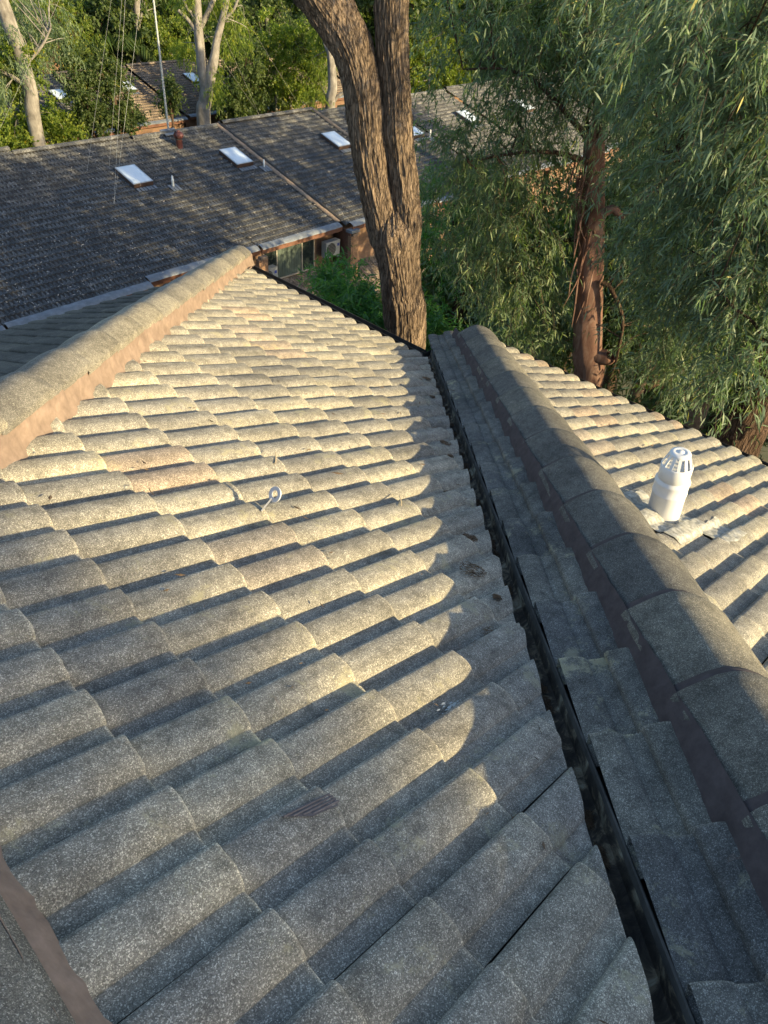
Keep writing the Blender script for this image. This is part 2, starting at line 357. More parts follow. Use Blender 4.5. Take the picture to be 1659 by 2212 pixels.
# ------------------------------------------------------------------ tiled slopes
TH = R_(20.346); M_ = math.tan(TH); CT, ST = math.cos(TH), math.sin(TH)
PV = [(0, .18), (.012, .52), (.03, .76), (.06, .91), (.11, .985), (.2, 1.0), (.32, 1.0), (.43, .95), (.52, .82), (.6, .6), (.66, .38), (.675, .19), (.73, .16), (.86, .13), (1.0, .08)]
PVC = [(0, .15), (.1, .75), (.25, 1.0), (.42, .85), (.62, .3), (1.0, .05)]
def tile_mesh(name, m, pitch, gauge, H, rolls=2, coarse=False, seed=0, drop=.02):
    """roof tile: local x down the slope (nose at 0), y across (north edge 0, running to -rolls*pitch), z up; crest top of the nose at z=0"""
    rr = random.Random(seed); P = PVC if coarse else PV
    vs = []
    for r in range(rolls):
        for i, (v, h) in enumerate(P):
            if r > 0 and i == 0: continue
            vv = v * (0.978 if (r == rolls - 1) else 1)
            if r < rolls - 1 and i == len(P) - 1: h = .1
            vs.append(((r + vv) * pitch, h * H - H))
    Ln = gauge + .075
    if coarse: xs = [(0, -drop * 1.1), (0, 0), (-Ln, 0)]
    else: xs = [(-.004, -drop * 1.12), (0, -.012), (0, -.004), (-.004, 0), (-.12, 0), (-gauge * .6, 0), (-gauge, 0), (-Ln, 0)]
    V = []
    for k, (x, dz) in enumerate(xs):
        for j, (y, z) in enumerate(vs):
            jx = 0; jz = 0
            if not coarse:
                q = noise.noise(Vector((y * 30, seed * 7.3, 0)))
                jx = q * .003 if k < 4 else 0
                jz = noise.noise(Vector((x * 9, y * 11, seed * 3.1))) * .0016
                if k < 4 and rr.random() < .06: jx -= .003
            V.append((x + jx, -y, z + dz + (x * drop / gauge) + jz))
    n = len(vs)
    F = [(k * n + j, (k + 1) * n + j, (k + 1) * n + j + 1, k * n + j + 1) for k in range(len(xs) - 1) for j in range(n - 1)]
    F = [f[::-1] for f in F]
    # side skirts so that the edge of each tile has thickness
    base = len(V); K = len(xs)
    sk = .004 if coarse else .009
    for j in (0, n - 1):
        for k in range(K):
            a = V[k * n + j]; V.append((a[0], a[1] + (.0 if j == 0 else 0), a[2] - sk))
    for k in range(1 if coarse else 3, K - 1):
        F.append((k * n, base + k, base + k + 1, (k + 1) * n))
        F.append((k * n + n - 1, (k + 1) * n + n - 1, base + K + k + 1, base + K + k))
    me = new_mesh(name, V, F, m, False)
    if not coarse:
        sm_ = [True] * len(me.polygons); me.polygons.foreach_set('use_smooth', sm_)
        bm = bmesh.new(); bm.from_mesh(me); bmesh.ops.recalc_face_normals(bm, faces=bm.faces)
        for e in bm.edges:
            if len(e.link_faces) == 2 and e.calc_face_angle(0) > .9: e.smooth = False
        up = sum(f.normal.z * f.calc_area() for f in bm.faces)
        if up < 0: bmesh.ops.reverse_faces(bm, faces=bm.faces)
        bm.to_mesh(me); bm.free()
    return me

def cut_mesh(me, mw, planes, name):
    """cut a tile by world planes (point, normal): the side the normal points to is kept. None when nothing is left, the same mesh when untouched"""
    co = np.empty(len(me.vertices) * 3); me.vertices.foreach_get('co', co); co = co.reshape(-1, 3)
    A = np.array(mw); W = co @ A[:3, :3].T + A[:3, 3]
    need = []
    for p, nn in planes:
        d = (W - p) @ nn
        if d.max() < .004: return None
        if d.min() < -.002: need.append((p, nn))
    if not need: return me
    bm = bmesh.new(); bm.from_mesh(me); inv = mw.inverted(); i3 = np.array(mw.to_3x3()).T
    for p, nn in need:
        lp = inv @ Vector(p); ln = Vector(i3 @ np.array(nn))
        bmesh.ops.bisect_plane(bm, geom=bm.verts[:] + bm.edges[:] + bm.faces[:], plane_co=lp, plane_no=ln, clear_inner=True)
    if len(bm.faces) < 2 or sum(f.calc_area() for f in bm.faces) < .0012: bm.free(); return None
    m2 = bpy.data.meshes.new(name); bm.to_mesh(m2); bm.free()
    for mm in me.materials: m2.materials.append(mm)
    return m2

class Slope:
    def __init__(s, O, es, eu):
        s.O = np.array(O, float); s.es = np.array(es, float); s.eu = np.array(eu, float); s.n = np.cross(s.es, s.eu)
    def P(s, a, b, h=0): return s.O + s.es * a + s.eu * b + s.n * h
    def mat(s, a, b, h=0, yaw=0, roll=0):
        p = s.P(a, b, h)
        m = Matrix(((s.es[0], s.eu[0], s.n[0], p[0]), (s.es[1], s.eu[1], s.n[1], p[1]), (s.es[2], s.eu[2], s.n[2], p[2]), (0, 0, 0, 1)))
        return m @ Matrix.Rotation(yaw, 4, 'Z') @ Matrix.Rotation(roll, 4, 'X')

def diag(off, keep):
    """vertical plane y-x=off; keep=+1 keeps y-x>off"""
    return (np.array([0, off, 0.]), np.array([-keep, keep, 0.]) / math.sqrt(2))

house = thing('tiled_house', (2, 1, -6.8), 'brown brick house in the foreground under a sunlit sand-coloured tile roof', 'house')

rng = random.Random(5)
def lay(part, sl, courses, b_feet, pitch, gauge, H, planes, parity, material, drop=.02, skip=(), hx=None):
    vars_ = [tile_mesh('roof_tile', material, pitch, gauge, H, 2, False, i + 1, drop) for i in range(5)]
    cnt = 0
    for ci, s_ in courses:
        for k, b in b_feet:
            if (k + ci * parity) % 2: continue
            if (ci, k) in skip: continue
            mw = sl.mat(s_ + rng.uniform(-.005, .005), b + rng.uniform(-.001, .001), rng.uniform(-.0012, .0012) + (hx(ci) if hx else 0), rng.gauss(0, .0055), rng.gauss(0, .006))
            me = cut_mesh(vars_[rng.randrange(5)], mw, planes, 'roof_tile_cut')
            if me is None: continue
            obj('roof_tile', me, part, mw); cnt += 1
    return cnt

def deck(name, pts, parent, drop=.075):
    P = np.array(pts, float); P[:, 2] -= drop
    return wmesh(name, P, [tuple(range(len(P)))], MT['deck'], parent)

EA = 4.10                                                   # eave of slope A (plan x of the last nose)
slA = Slope((0, 0, 0), (CT, 0, -ST), (0, 1, 0))
zA = lambda x: -M_ * x
pA = deck('roof_slope', [(-.3, .8, zA(-.3)), (-.3, -2.6, zA(-.3)), (-.3, -1.7, zA(-.3)), (4.05, 2.72, zA(4.05)), (4.05, 5.2, zA(4.05))][:1] + [(-.3, -1.64, zA(-.3)), (4.02, 2.68, zA(4.02)), (4.02, 5.15, zA(4.02))], house)
tag(pA, label='large sunlit roof slope of sand-coloured double-roll tiles')
coursesA = [(0, .088)] + [(c, .342 * c) for c in range(1, 12)] + [(12, .342 * 12 + .05)]
feetA = [(k, -k * .15 + .018) for k in range(-37, 14)]
lay(pA, slA, coursesA, feetA, .15, .342, .033,
    [diag(-1.318, 1), diag(1.12, -1), (np.array([-.27, 0, 0.]), np.array([1., 0, 0]))], 1, MT['tile'], drop=.025, hx=lambda c: .007 if c == 0 else 0)

slC = Slope((.5, 0, 0), (CT, 0, -ST), (0, 1, 0))
pC = deck('roof_slope', [(.9, -1.2, -M_ * .4), (.9, -2.6, -M_ * .4), (4.78, -2.6, -M_ * 4.28), (4.78, 2.68, -M_ * 4.28)], house)
tag(pC, label='right hand roof slope carrying the white vent pipe')
coursesC = [(c, ((2.975 + .342 * c) - .5) / CT) for c in range(-7, 6)] + [(6, (4.86 - .5) / CT)]
coursesC = [c for c in coursesC if c[0] != 5 or True]
feetC = [(j, .423 - .153 * j + .018) for j in range(-17, 20)]
lay(pC, slC, coursesC, feetC, .153, .365, .032, [diag(-2.1, -1), (np.array([0, -2.5, 0.]), np.array([0, 1., 0]))], 1, MT['tile'])

_d = np.array([1, 1, -M_]); _d /= np.linalg.norm(_d); _n = np.array([0, ST, CT]); _e = np.cross(_n, _d); _e /= np.linalg.norm(_e)
slB = Slope((0, -1.339, 0), _d, _e)                       # its rolls run parallel to the valley
pB = deck('roof_slope', [(.1, -1.31, -M_ * .03), (.45, -1.3, -M_ * .04), (4.6, 2.66, -M_ * 4.0), (4.10, 2.66, -M_ * 4.0)], house)
tag(pB, label='narrow shaded strip of roof between the valley gutter and the dark hip')
_q = np.array([1.448, .009 + 1.339, -.5]); _a0 = _q @ _d; _b0 = _q @ _e
coursesB = [(c, _a0 + .318 * c) for c in range(-5, 15)]
feetB = [(j, _b0 + .27 * .155 - .155 * j) for j in range(-1, 3)]
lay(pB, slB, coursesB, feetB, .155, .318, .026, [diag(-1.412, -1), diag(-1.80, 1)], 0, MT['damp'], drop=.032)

TD = TH; slD = Slope((0, 1.13, 0), (0, math.cos(TD), -math.sin(TD)), (-1, 0, 0))
pD = deck('roof_slope', [(-.3, .9, .0), (4.0, 4.95, -M_ * 4.0 + .07), (-4, 4.95, -M_ * 4.0 + .07), (-4, .9, .0)], house)
tag(pD, label='shaded far roof slope falling away behind the left hip')
coursesD = [(c, .18 + .342 * c) for c in range(0, 12)]
feetD = [(j, -.1 - .15 * j) for j in range(-24, 28)]
lay(pD, slD, coursesD, feetD, .15, .342, .012, [diag(1.16, 1)], 1, MT['moss'], drop=.006)  # shade on this slope is partly put into the tile colour

# ------------------------------------------------------------------ hips, ridge, mortar
def hip(name, P0, d, L, prof, cap_len, phase, mort, label, material=None, noise_seed=0, band=True, jag=.008, mm='mortar'):
    """P0 upper end, d unit direction downhill; prof = [(lateral, h)], mort = [(side lateral pts)] two chains"""
    d = np.array(d, float); d /= np.linalg.norm(d); l = np.cross(np.array([0, 0, 1.]), d); l /= np.linalg.norm(l); n = np.cross(d, l)
    P0 = np.array(P0, float)
    # mortar bed: one mesh following both sides
    V = []; F = []
    steps = int(L / .018)
    for chain in mort:
        o = len(V); m_ = len(chain)
        for i in range(steps + 1):
            t = i * L / steps
            for j, (a, h) in enumerate(chain):
                q = noise.noise(Vector((t * 9, j * 3.3, noise_seed + a * 9))) + .6 * noise.noise(Vector((t * 31, j * 2.1, noise_seed)))
                q2 = noise.noise(Vector((t * 14, j * 5.3 + 9, noise_seed + 3)))
                V.append(P0 + d * t + l * (a + q * jag * (1.3 if j == m_ - 1 else .5)) + n * (h + q2 * jag * .6))
        F += [(o + i * m_ + j, o + i * m_ + j + 1, o + (i + 1) * m_ + j + 1, o + (i + 1) * m_ + j) for i in range(steps) for j in range(m_ - 1)]
    bed = wmesh(name, V, F, MT[mm], house, True); tag(bed, label=label)
    np_ = len(prof)
    cl = cap_len + .045
    caps = []
    for v in range(3):
        V = []; ts = [0, .006, .05, .16, .28, cl]
        for k, t in enumerate(ts):
            for j, (a, h) in enumerate(prof):
                rise = .024 * (1 - t / cl) - (.005 if k == 0 else 0)
                q = noise.noise(Vector((t * 8, a * 14, v * 5 + noise_seed))) * .003
                jx = noise.noise(Vector((a * 30, v * 3.7, 1))) * .004 if k < 2 else 0
                V.append((jx - t, a, h + rise + q))
        # thickness: skirts at the downhill end and both sides
        b = len(V)
        for j, (a, h) in enumerate(prof): V.append((-.002, a * .985, h - .004))
        F = [(k * np_ + j, k * np_ + j + 1, (k + 1) * np_ + j + 1, (k + 1) * np_ + j) for k in range(len(ts) - 1) for j in range(np_ - 1)]
        F += [(b + j, b + j + 1, j + 1, j) for j in range(np_ - 1)]
        b2 = len(V)
        for k, t in enumerate(ts):
            for e in (0, np_ - 1): V.append((-t, prof[e][0] * .985, prof[e][1] - .014 + .015 * (1 - t / cl)))
        for k in range(len(ts) - 1):
            F.append((k * np_, (k + 1) * np_, b2 + 2 * (k + 1), b2 + 2 * k))
            F.append((k * np_ + np_ - 1, b2 + 2 * k + 1, b2 + 2 * k + 3, (k + 1) * np_ + np_ - 1))
        me = new_mesh('hip_cap', V, F, material or MT['cap'], True)
        bm = bmesh.new(); bm.from_mesh(me); bmesh.ops.recalc_face_normals(bm, faces=bm.faces)
        if sum(f.normal.z * f.calc_area() for f in bm.faces) < 0: bmesh.ops.reverse_faces(bm, faces=bm.faces)
        for e in bm.edges:
            if len(e.link_faces) == 2 and e.calc_face_angle(0) > .8: e.smooth = False
        bm.to_mesh(me); bm.free(); caps.append(me)
    # mortar pointing band under each downhill end
    V = []; F = []
    inner = prof[1:-1]
    for k, (t, dh) in enumerate([(-.01, .012), (.012, .014), (.034, .008), (.046, -.006)]):
        for j, (a, h) in enumerate(prof):
            V.append((t + .006 * noise.noise(Vector((a * 25, k, 2))), a, h + dh))
    F = [(k * np_ + j, k * np_ + j + 1, (k + 1) * np_ + j + 1, (k + 1) * np_ + j) for k in range(3) for j in range(np_ - 1)]
    bandm = new_mesh('mortar_joint', V, [f[::-1] for f in F], MT[mm], True)
    t = phase
    rr = random.Random(noise_seed + 1)
    while t < L + .02:
        if t > .1:
            p = P0 + d * min(t, L + .01)
            mw = Matrix(((d[0], l[0], n[0], p[0]), (d[1], l[1], n[1], p[1]), (d[2], l[2], n[2], p[2]), (0, 0, 0, 1)))
            mw = mw @ Matrix.Rotation(rr.gauss(0, .006), 4, 'Z') @ Matrix.Rotation(rr.gauss(0, .005), 4, 'X')
            obj('hip_cap', caps[rr.randrange(3)], bed, mw)
            if band: obj('mortar_joint', bandm, bed, mw)
        t += cap_len
    return bed

def capprof(wl, wr, he, hc):
    """from +wl (left looking downhill) to -wr"""
    pts = []
    for a, f in ((1, 0), (.92, .16), (.7, .45), (.45, .72), (.26, .89), (.1, .985), (0, 1)): pts.append((wl * a, he + (hc - he) * f))
    for a, f in ((.12, .995), (.28, .94), (.45, .8), (.7, .5), (.93, .17), (1, 0)): pts.append((-wr * a, he + (hc - he) * f))
    return pts

def capprof2(ap, wl, wr, hl, hr, hc):
    L_ = [(ap + (wl - ap) * a, hl + (hc - hl) * f) for a, f in ((1, 0), (.94, .17), (.75, .4), (.5, .66), (.28, .84), (.12, .95), (0, 1))]
    return L_ + [(ap - (ap + wr) * a, hr + (hc - hr) * f) for a, f in ((.1, .99), (.25, .95), (.45, .83), (.65, .65), (.85, .38), (.95, .2), (1, 0))]
dn = np.array([1, 1, -M_]); dnl = np.linalg.norm(dn)
# hip between the narrow strip (B) and the right slope (C)
xh0 = .05
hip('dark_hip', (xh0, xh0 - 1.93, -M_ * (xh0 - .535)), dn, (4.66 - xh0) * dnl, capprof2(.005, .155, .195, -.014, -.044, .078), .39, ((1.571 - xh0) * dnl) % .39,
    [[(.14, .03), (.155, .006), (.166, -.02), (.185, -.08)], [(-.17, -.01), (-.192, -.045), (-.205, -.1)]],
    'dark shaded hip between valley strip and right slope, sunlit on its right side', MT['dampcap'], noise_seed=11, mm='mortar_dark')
# hip on the left between A and D
xh1 = -.35
hip('sunlit_hip', (xh1, xh1 + 1.16, -M_ * xh1 + .0), dn, (4.12 - xh1) * dnl, capprof(.128, .112, .04, .1), .39, .2,
    [[(.115, .03), (.128, -.01), (.15, -.1)], [(-.1, .05), (-.109, .034), (-.113, -.01), (-.13, -.07)]],
    'long sunlit hip with pink mortar on the left of the main slope', noise_seed=23, band=False, jag=.017)
# ridge at the photographer's feet
hip('ridge', (-.335, .85, -M_ * -.335), (0, -1, 0), 3.4, [(a, h) for a, h in capprof(.118, .118, -.012, .085)], .39, .12,
    [[(.105, .02), (.118, -.012), (.132, -.04), (.15, -.075)], [(-.105, .02), (-.118, -.012), (-.15, -.08)]],
    'ridge cap line at the lower left corner', noise_seed=37, band=False, jag=.01)

# west slope behind the ridge (seen only from elsewhere) and walls
deck('roof_slope', [(-.35, .8, .12), (-.35, -2.6, .12), (-4.4, -2.6, -1.38), (-4.4, 5.15, -1.38)], house, .04)
mb = MB()
for c, sx, sy in (((3.3, 3.95 - 1.4, -4.3), .24, 4.6), ):
    pass
def wall_run(pts, z0, z1, th=.2):
    b = MB()
    for (x0, y0), (x1, y1) in zip(pts[:-1], pts[1:]):
        d = np.array([x1 - x0, y1 - y0, 0.]); L = np.linalg.norm(d); d /= L; l = np.array([-d[1], d[0], 0])
        b.box(((x0 + x1) / 2, (y0 + y1) / 2, (z0 + z1) / 2), L + th * .98, th, z1 - z0, (d, l, (0, 0, 1)))
    return b
wall_run([(-4, 4.7), (3.6, 4.7), (3.6, 2.2), (4.3, 2.2), (4.3, -2.5)], -7.2, -1.62).build('wall', MT['brick'], house)

# gutters
def gutter(name, pts, r=.055, label=None, lip=True):
    pts = np.array(pts, float); V = []; F = []
    prof = [(-.045, .0), (-.04, -.05), (0, -.07), (.03, -.055), (.036, .0), (.036, .01), (.03, .01), (.026, -.045), (0, -.06), (-.035, -.04), (-.04, .0)]
    for i, p in enumerate(pts):
        q = pts[min(i + 1, len(pts) - 1)] - pts[max(i - 1, 0)]; q /= np.linalg.norm(q); o = np.array([q[1], -q[0], 0])
        for a, h in prof: V.append(p + o * a + np.array([0, 0, h]))
    n = len(prof)
    F = [(i * n + j, i * n + (j + 1) % n, (i + 1) * n + (j + 1) % n, (i + 1) * n + j) for i in range(len(pts) - 1) for j in range(n)]
    g = wmesh(name, V, F, MT['gutter'], house)
    if label: tag(g, label=label)
    return g
zE = -M_ * 4.1 - .035
gutter('gutter', [(4.105, 5.2, zE - .012), (4.105, 4, zE - .012), (4.105, 2.8, zE - .017)], label='thin dark gutter along the eave of the main slope')
gutter('gutter', [(4.1, 2.74, zE - .02), (4.5, 2.74, zE - .02), (4.9, 2.74, zE - .02)])
gutter('gutter', [(4.9, 2.78, -M_ * 4.36 - .055), (4.9, 1, -M_ * 4.36 - .055), (4.9, -2.6, -M_ * 4.36 - .055)])
gutter('gutter', [(4.1, 5.02, zE - .04), (0, 5.02, zE - .04), (-4, 5.02, zE - .04)])
MBf = MB()
MBf.box((4.045, 3.95, zE - .14), .025, 2.3, .18); MBf.box((4.5, 2.72, zE - .13), .8, .025, .18); MBf.box((4.84, .08, -M_ * 4.36 - .18), .025, 5.2, .18); MBf.box((.1, 4.96, zE - .16), 7.9, .025, .18)
MBf.build('fascia', MT['fascia'], house)

# valley gutter: a channel running down between slope A and strip B
V = []; F = []
prof = [(-1.28, -.045), (-1.30, -.05), (-1.315, -.075), (-1.335, -.085), (-1.37, -.088), (-1.395, -.075), (-1.4, -.03), (-1.404, -.06), (-1.43, -.07)]
for i in range(60):
    x = .02 + i * (4.14 - .02) / 59
    for k, (off, h) in enumerate(prof):
        xm = x - (off + 1.36) / 2 * 1.0
        wob = .003 * noise.noise(Vector((x * 6, k, 0)))
        V.append((xm, xm + off, -M_ * (x) + h + wob))
n = len(prof)
F = [(i * n + j, i * n + j + 1, (i + 1) * n + j + 1, (i + 1) * n + j) for i in range(59) for j in range(n - 1)]
vg = wmesh('valley_gutter', V, F, MT['valley'], house); tag(vg, label='black lichen-stained metal valley channel')
V = []
for i in range(90):
    x = .02 + i * 4.1 / 89; wob = .0015 * noise.noise(Vector((x * 3, 5, 0)))
    for off, h in ((-1.399, -.05), (-1.400, -.012), (-1.405, -.010), (-1.411, -.014), (-1.412, -.04)):
        xm = x - (off + 1.36) / 2; V.append((xm, xm + off + wob, -M_ * x + h + wob))
wmesh('valley_lip', V, [(i * 5 + j, i * 5 + j + 1, i * 5 + 6 + j, i * 5 + 5 + j) for i in range(89) for j in range(4)], MT['lip'], vg)

# mortar bits filling beside cut tiles, litter on the pans near the valley
def sticks(name, spots, n, L, wdt, material, label, cat, seed, flat=.25, thingy=True):
    rr = random.Random(seed); V = []; F = []
    for c, rad in spots:
        for i in range(n):
            a = rr.uniform(0, 6.28); q = rad * math.sqrt(rr.random()); b = rr.uniform(0, 6.28)
            p = np.array(c) + np.array([q * math.cos(a), q * math.sin(a), 0]); p[2] += -M_ * q * math.cos(a) + abs(rr.gauss(0, .003)) + .001
            l = L * rr.uniform(.5, 1.3); d = np.array([math.cos(b), math.sin(b), -M_ * math.cos(b) + rr.uniform(-flat, flat)]); d /= np.linalg.norm(d)
            s_ = np.cross(d, (0, 0, 1)); s_ /= np.linalg.norm(s_); u = np.cross(s_, d)
            e0, e1 = p - d * l / 2, p + d * l / 2; o = len(V)
            for e in (e0, e1):
                V += [e + s_ * wdt, e + u * wdt * 1.4, e - s_ * wdt]
            F += [(o, o + 1, o + 4, o + 3), (o + 1, o + 2, o + 5, o + 4), (o, o + 3, o + 5, o + 2)]
    return tag(wmesh(name, V, F, material), label, cat, kind='stuff')
lit = []
for k in range(-14, 6):
    y = -k * .15 - .012
    x = y + 1.318 - .05
    for dx in (.06, .16):
        if rng.random() < (.62 if dx < .1 else .25): lit.append(((x - dx + rng.uniform(-.03, .03), y + rng.uniform(-.015, .012), zA(x - dx) - .02), rng.choice((.014, .02, .03, .05))))
sticks('leaf_litter', lit, 150, .015, .0009, MT['litter'], 'dry needles and seed husks caught in the tile pans beside the valley gutter', 'leaf litter', 3)
lit2 = [((x, x - 1.36, -M_ * x - .08), .04) for x in np.arange(2.4, 4.0, .12)]
lit2 += [((x, x - 1.352, -M_ * x - .084), rr_) for x, rr_ in [(rng.uniform(.5, 2.4), rng.uniform(.01, .03)) for _ in range(26)]]
sticks('gutter_litter', lit2, 90, .02, .0009, MT['litter'], 'dark twiggy litter lying in the far end of the valley gutter', 'leaf litter', 4)

# ------------------------------------------------------------------ white vent pipe on slope C
def lathe(prof, n=32, c=(0, 0, 0), ax=None):
    V = []; c = np.array(c, float); ax = np.eye(3) if ax is None else np.array(ax)
    for r, z in prof:
        for i in range(n):
            a = 2 * math.pi * i / n
            V.append(c + ax[0] * r * math.cos(a) + ax[1] * r * math.sin(a) + ax[2] * z)
    F = [(k * n + i, k * n + (i + 1) % n, (k + 1) * n + (i + 1) % n, (k + 1) * n + i) for k in range(len(prof) - 1) for i in range(n)]
    return V, F
VB = np.array([2.60, .065, -M_ * 2.10 - .035])
tz = np.array([-.055, .055, 1.0]); tz /= np.linalg.norm(tz); tx = np.cross((0, 1, 0), tz); tx /= np.linalg.norm(tx); ty = np.cross(tz, tx); VAX = (tx, ty, tz)
vent = thing('vent_pipe', tuple(VB), 'white plastic vent pipe with slotted cowl standing on the right hand roof slope', 'vent pipe')
V, F = lathe([(.072, -.05), (.072, .145), (.0745, .15), (.0745, .156), (.0725, .16), (.073, .2), (.0755, .206), (.0755, .213), (.064, .226), (.0635, .23)], 40, VB, VAX)
wmesh('pipe', V, F, MT['pvc'], vent, True)
V, F = lathe([(.06, .222), (.0665, .226), (.0672, .292), (.065, .297), (.061, .297), (.06, .23)], 40, VB, VAX)
wmesh('collar', V, F, MT['pvc'], vent, True)
V, F = lathe([(.0001, .286), (.062, .286)], 24, VB, VAX); wmesh('inner_plate', V, F, MT['pvc'], vent)
# cowl: ring of ribs and a lid
mb = MB(); nr = 12
for i in range(nr):
    a = 2 * math.pi * i / nr
    er = tx * math.cos(a) + ty * math.sin(a); et = -tx * math.sin(a) + ty * math.cos(a)
    p0 = VB + er * .063 + tz * .294; p1 = VB + er * .041 + tz * .352
    d = p1 - p0; L = np.linalg.norm(d); d /= L
    mb.box((p0 + p1) / 2, L + .006, .0125, .004, (d, et, np.cross(d, et)))
mb.build('cowl_ribs', MT['pvc'], vent)
V, F = lathe([(.0445, .343), (.045, .352), (.041, .358), (.024, .361), (.022, .359), (.015, .359), (.013, .362), (.0001, .3625)], 32, VB, VAX)
wmesh('cowl_lid', V, F, MT['pvc'], vent, True)
# flashing sheet draped over the rolls around the pipe
def drape(x0, x1, y0, y1, nx, ny, lift, seed, warp):
    V = []
    for i in range(nx + 1):
        for j in range(ny + 1):
            u = i / nx; v = j / ny
            x = x0 + (x1 - x0) * u + warp * .5 * noise.noise(Vector((v * 3, seed, 0))); y = y0 + (y1 - y0) * v + warp * .4 * noise.noise(Vector((u * 3, seed + 5, 0)))
            # height of the tile profile under it
            vv = ((.423 + .018 - y) / .153) % 1.0
            h = np.interp(vv, [p[0] for p in PV] + [1.01], [p[1] for p in PV] + [.2]) * .034 - .034
            s_ = ((x - .5) / CT - (2.975 - .5) / CT) % .365
            h += -.02 * (1 - s_ / .365) + .0
            h = max(h, -.03)
            V.append((x, y, -M_ * (x - .5) + (h + lift) / CT + .004 * noise.noise(Vector((x * 30, y * 30, seed)))))
    F = [(i * (ny + 1) + j, (i + 1) * (ny + 1) + j, (i + 1) * (ny + 1) + j + 1, i * (ny + 1) + j + 1) for i in range(nx) for j in range(ny)]
    return V, F
V, F = drape(2.36, 2.76, -.12, .25, 60, 60, .006, 2, .06)
f_ = wmesh('flashing', V, F, MT['flash'], vent, True); tag(f_, label='crumpled white-painted lead sheet around the pipe base')
V, F = drape(2.64, 2.90, -.24, -.08, 40, 30, .007, 8, .05)
wmesh('flashing', V, F, MT['flash'], vent, True)

# ------------------------------------------------------------------ roof anchor (eye bolt plate)
AC = np.array([.985, .822, -.293])
anch = thing('roof_anchor', (.965, .83, -.33), 'flat steel ring anchor sticking out from under a tile on the sunlit slope', 'roof anchor')
nf = np.array([-.844, .03, .536]); nf /= np.linalg.norm(nf)            # face normal of the ring
e1 = np.cross((0, 0, 1), nf); e1 /= np.linalg.norm(e1); e2 = np.cross(nf, e1)
V = []; nn_ = 28
for h in (-.0025, .0025):
    for r in (.014, .027):
        for i in range(nn_):
            a = 2 * math.pi * i / nn_; V.append(AC + e1 * r * math.cos(a) + e2 * r * math.sin(a) + nf * h)
F = []
for i in range(nn_):
    j = (i + 1) % nn_
    F += [(i, nn_ + i, nn_ + j, j), (2 * nn_ + i, 2 * nn_ + j, 3 * nn_ + j, 3 * nn_ + i), (nn_ + i, 3 * nn_ + i, 3 * nn_ + j, nn_ + j), (i, j, 2 * nn_ + j, 2 * nn_ + i)]
wmesh('eye_plate', V, F, MT['steel'], anch)
mb = MB(); p1 = np.array([.948, .845, -.352]); d = p1 - AC; p0 = AC + (d - nf * (d @ nf)) / np.linalg.norm(d - nf * (d @ nf)) * .021; d = p1 - p0; L = np.linalg.norm(d); d /= L; sn = np.cross(d, (0.35, 0, .94)); sn /= np.linalg.norm(sn)
mb.box((p0 + p1) / 2, L + .008, .019, .005, (d, sn, np.cross(d, sn)))
mb.build('arm', MT['steel'], anch)

# ------------------------------------------------------------------ straw, twigs, slivers
def sliver(px, py, h, L, ang, wdt, name, label, m='straw', curl=0):
    d0 = at(px, py, 1.0) - CAM; k = (-(M_ * CAM[0] + CAM[2]) + h) / (M_ * d0[0] + d0[2]); P = CAM + d0 * k
    d = np.array([math.cos(ang), math.sin(ang), -M_ * math.cos(ang)]); d /= np.linalg.norm(d)
    pts = [P + d * (t - .5) * L + np.array([0, 0, curl * (1 - (2 * t - 1) ** 2)]) + np.array([-d[1], d[0], 0]) * curl * .8 * math.sin(t * 3) for t in np.linspace(0, 1, 7)]
    V, F = tube(pts, [wdt * s_ for s_ in (.3, .8, 1, 1, .9, .7, .2)], 5)
    tag(wmesh(name, V, F, MT[m]), label, 'dry leaf' if m == 'straw' else 'twig')
sliver(595, 988, .0, .13, .9, .0035, 'dry_leaf', 'pale dry bark sliver above the pinkish tile in the middle of the sunlit slope')
sliver(865, 1080, .0, .12, .8, .003, 'dry_leaf', 'pale dry strip lying on a tile right of the steel eye anchor')
sliver(330, 1062, .02, .05, 1.2, .0016, 'twig', 'small curled twig on a tile left of the steel eye anchor', 'litter', .012)
sliver(975, 846, .015, .1, -.3, .0016, 'twig', 'thin curved twig near the top of the main slope beside the valley', 'litter', .01)
# white bird-lime smear and broken-tile chip revealed under it

def onA(px, py, h=0.0):
    d0 = at(px, py, 1.0) - CAM; k = (-(M_ * CAM[0] + CAM[2]) + h / CT) / (M_ * d0[0] + d0[2]); return CAM + d0 * k
# chalky white smear in a pan
rr = random.Random(4); V = []; F = []
c = onA(976, 1524, -.024)
for i in range(30):
    q = c + np.array([rr.gauss(0, .022), rr.gauss(0, .007), 0]); q[2] = -M_ * q[0] - .027 / CT + .002
    o = len(V); r = rr.uniform(.001, .004)
    V += [q + np.array([r * 2.5 * math.cos(a), r * math.sin(a), -M_ * r * 2.5 * math.cos(a)]) for a in (0, 1.3, 2.6, 3.8, 5.1)]; F.append(tuple(range(o, o + 5)))
tag(wmesh('white_smear', V, F, MT['galv']), 'chalky white smear in a tile pan beside the valley shadow', 'stain', kind='stuff')
# broken tile corner baring the ribbed underlap
b = MB(); A0, B0 = onA(612, 1764, -.003), onA(712, 1716, -.003)
d = B0 - A0; L = np.linalg.norm(d); d /= L; sd_ = np.cross((ST, 0, CT), d)
for k in range(4):
    o = -.007 * k; a = A0 + d * (L * (.16 * k)) + sd_ * o; e = B0 + sd_ * o + d * .002 * k
    b.tube([a, (a + e) / 2, e], [.0022, .0034, .003], 6)
b.add([A0, B0, B0 - sd_ * .03, A0 + d * L * .45 - sd_ * .026], [(0, 1, 2, 3)])
bt = b.build('broken_tile_edge', MT['ribbed'], pA); tag(bt, label='broken tile corner baring dark purple ribs in the foreground')

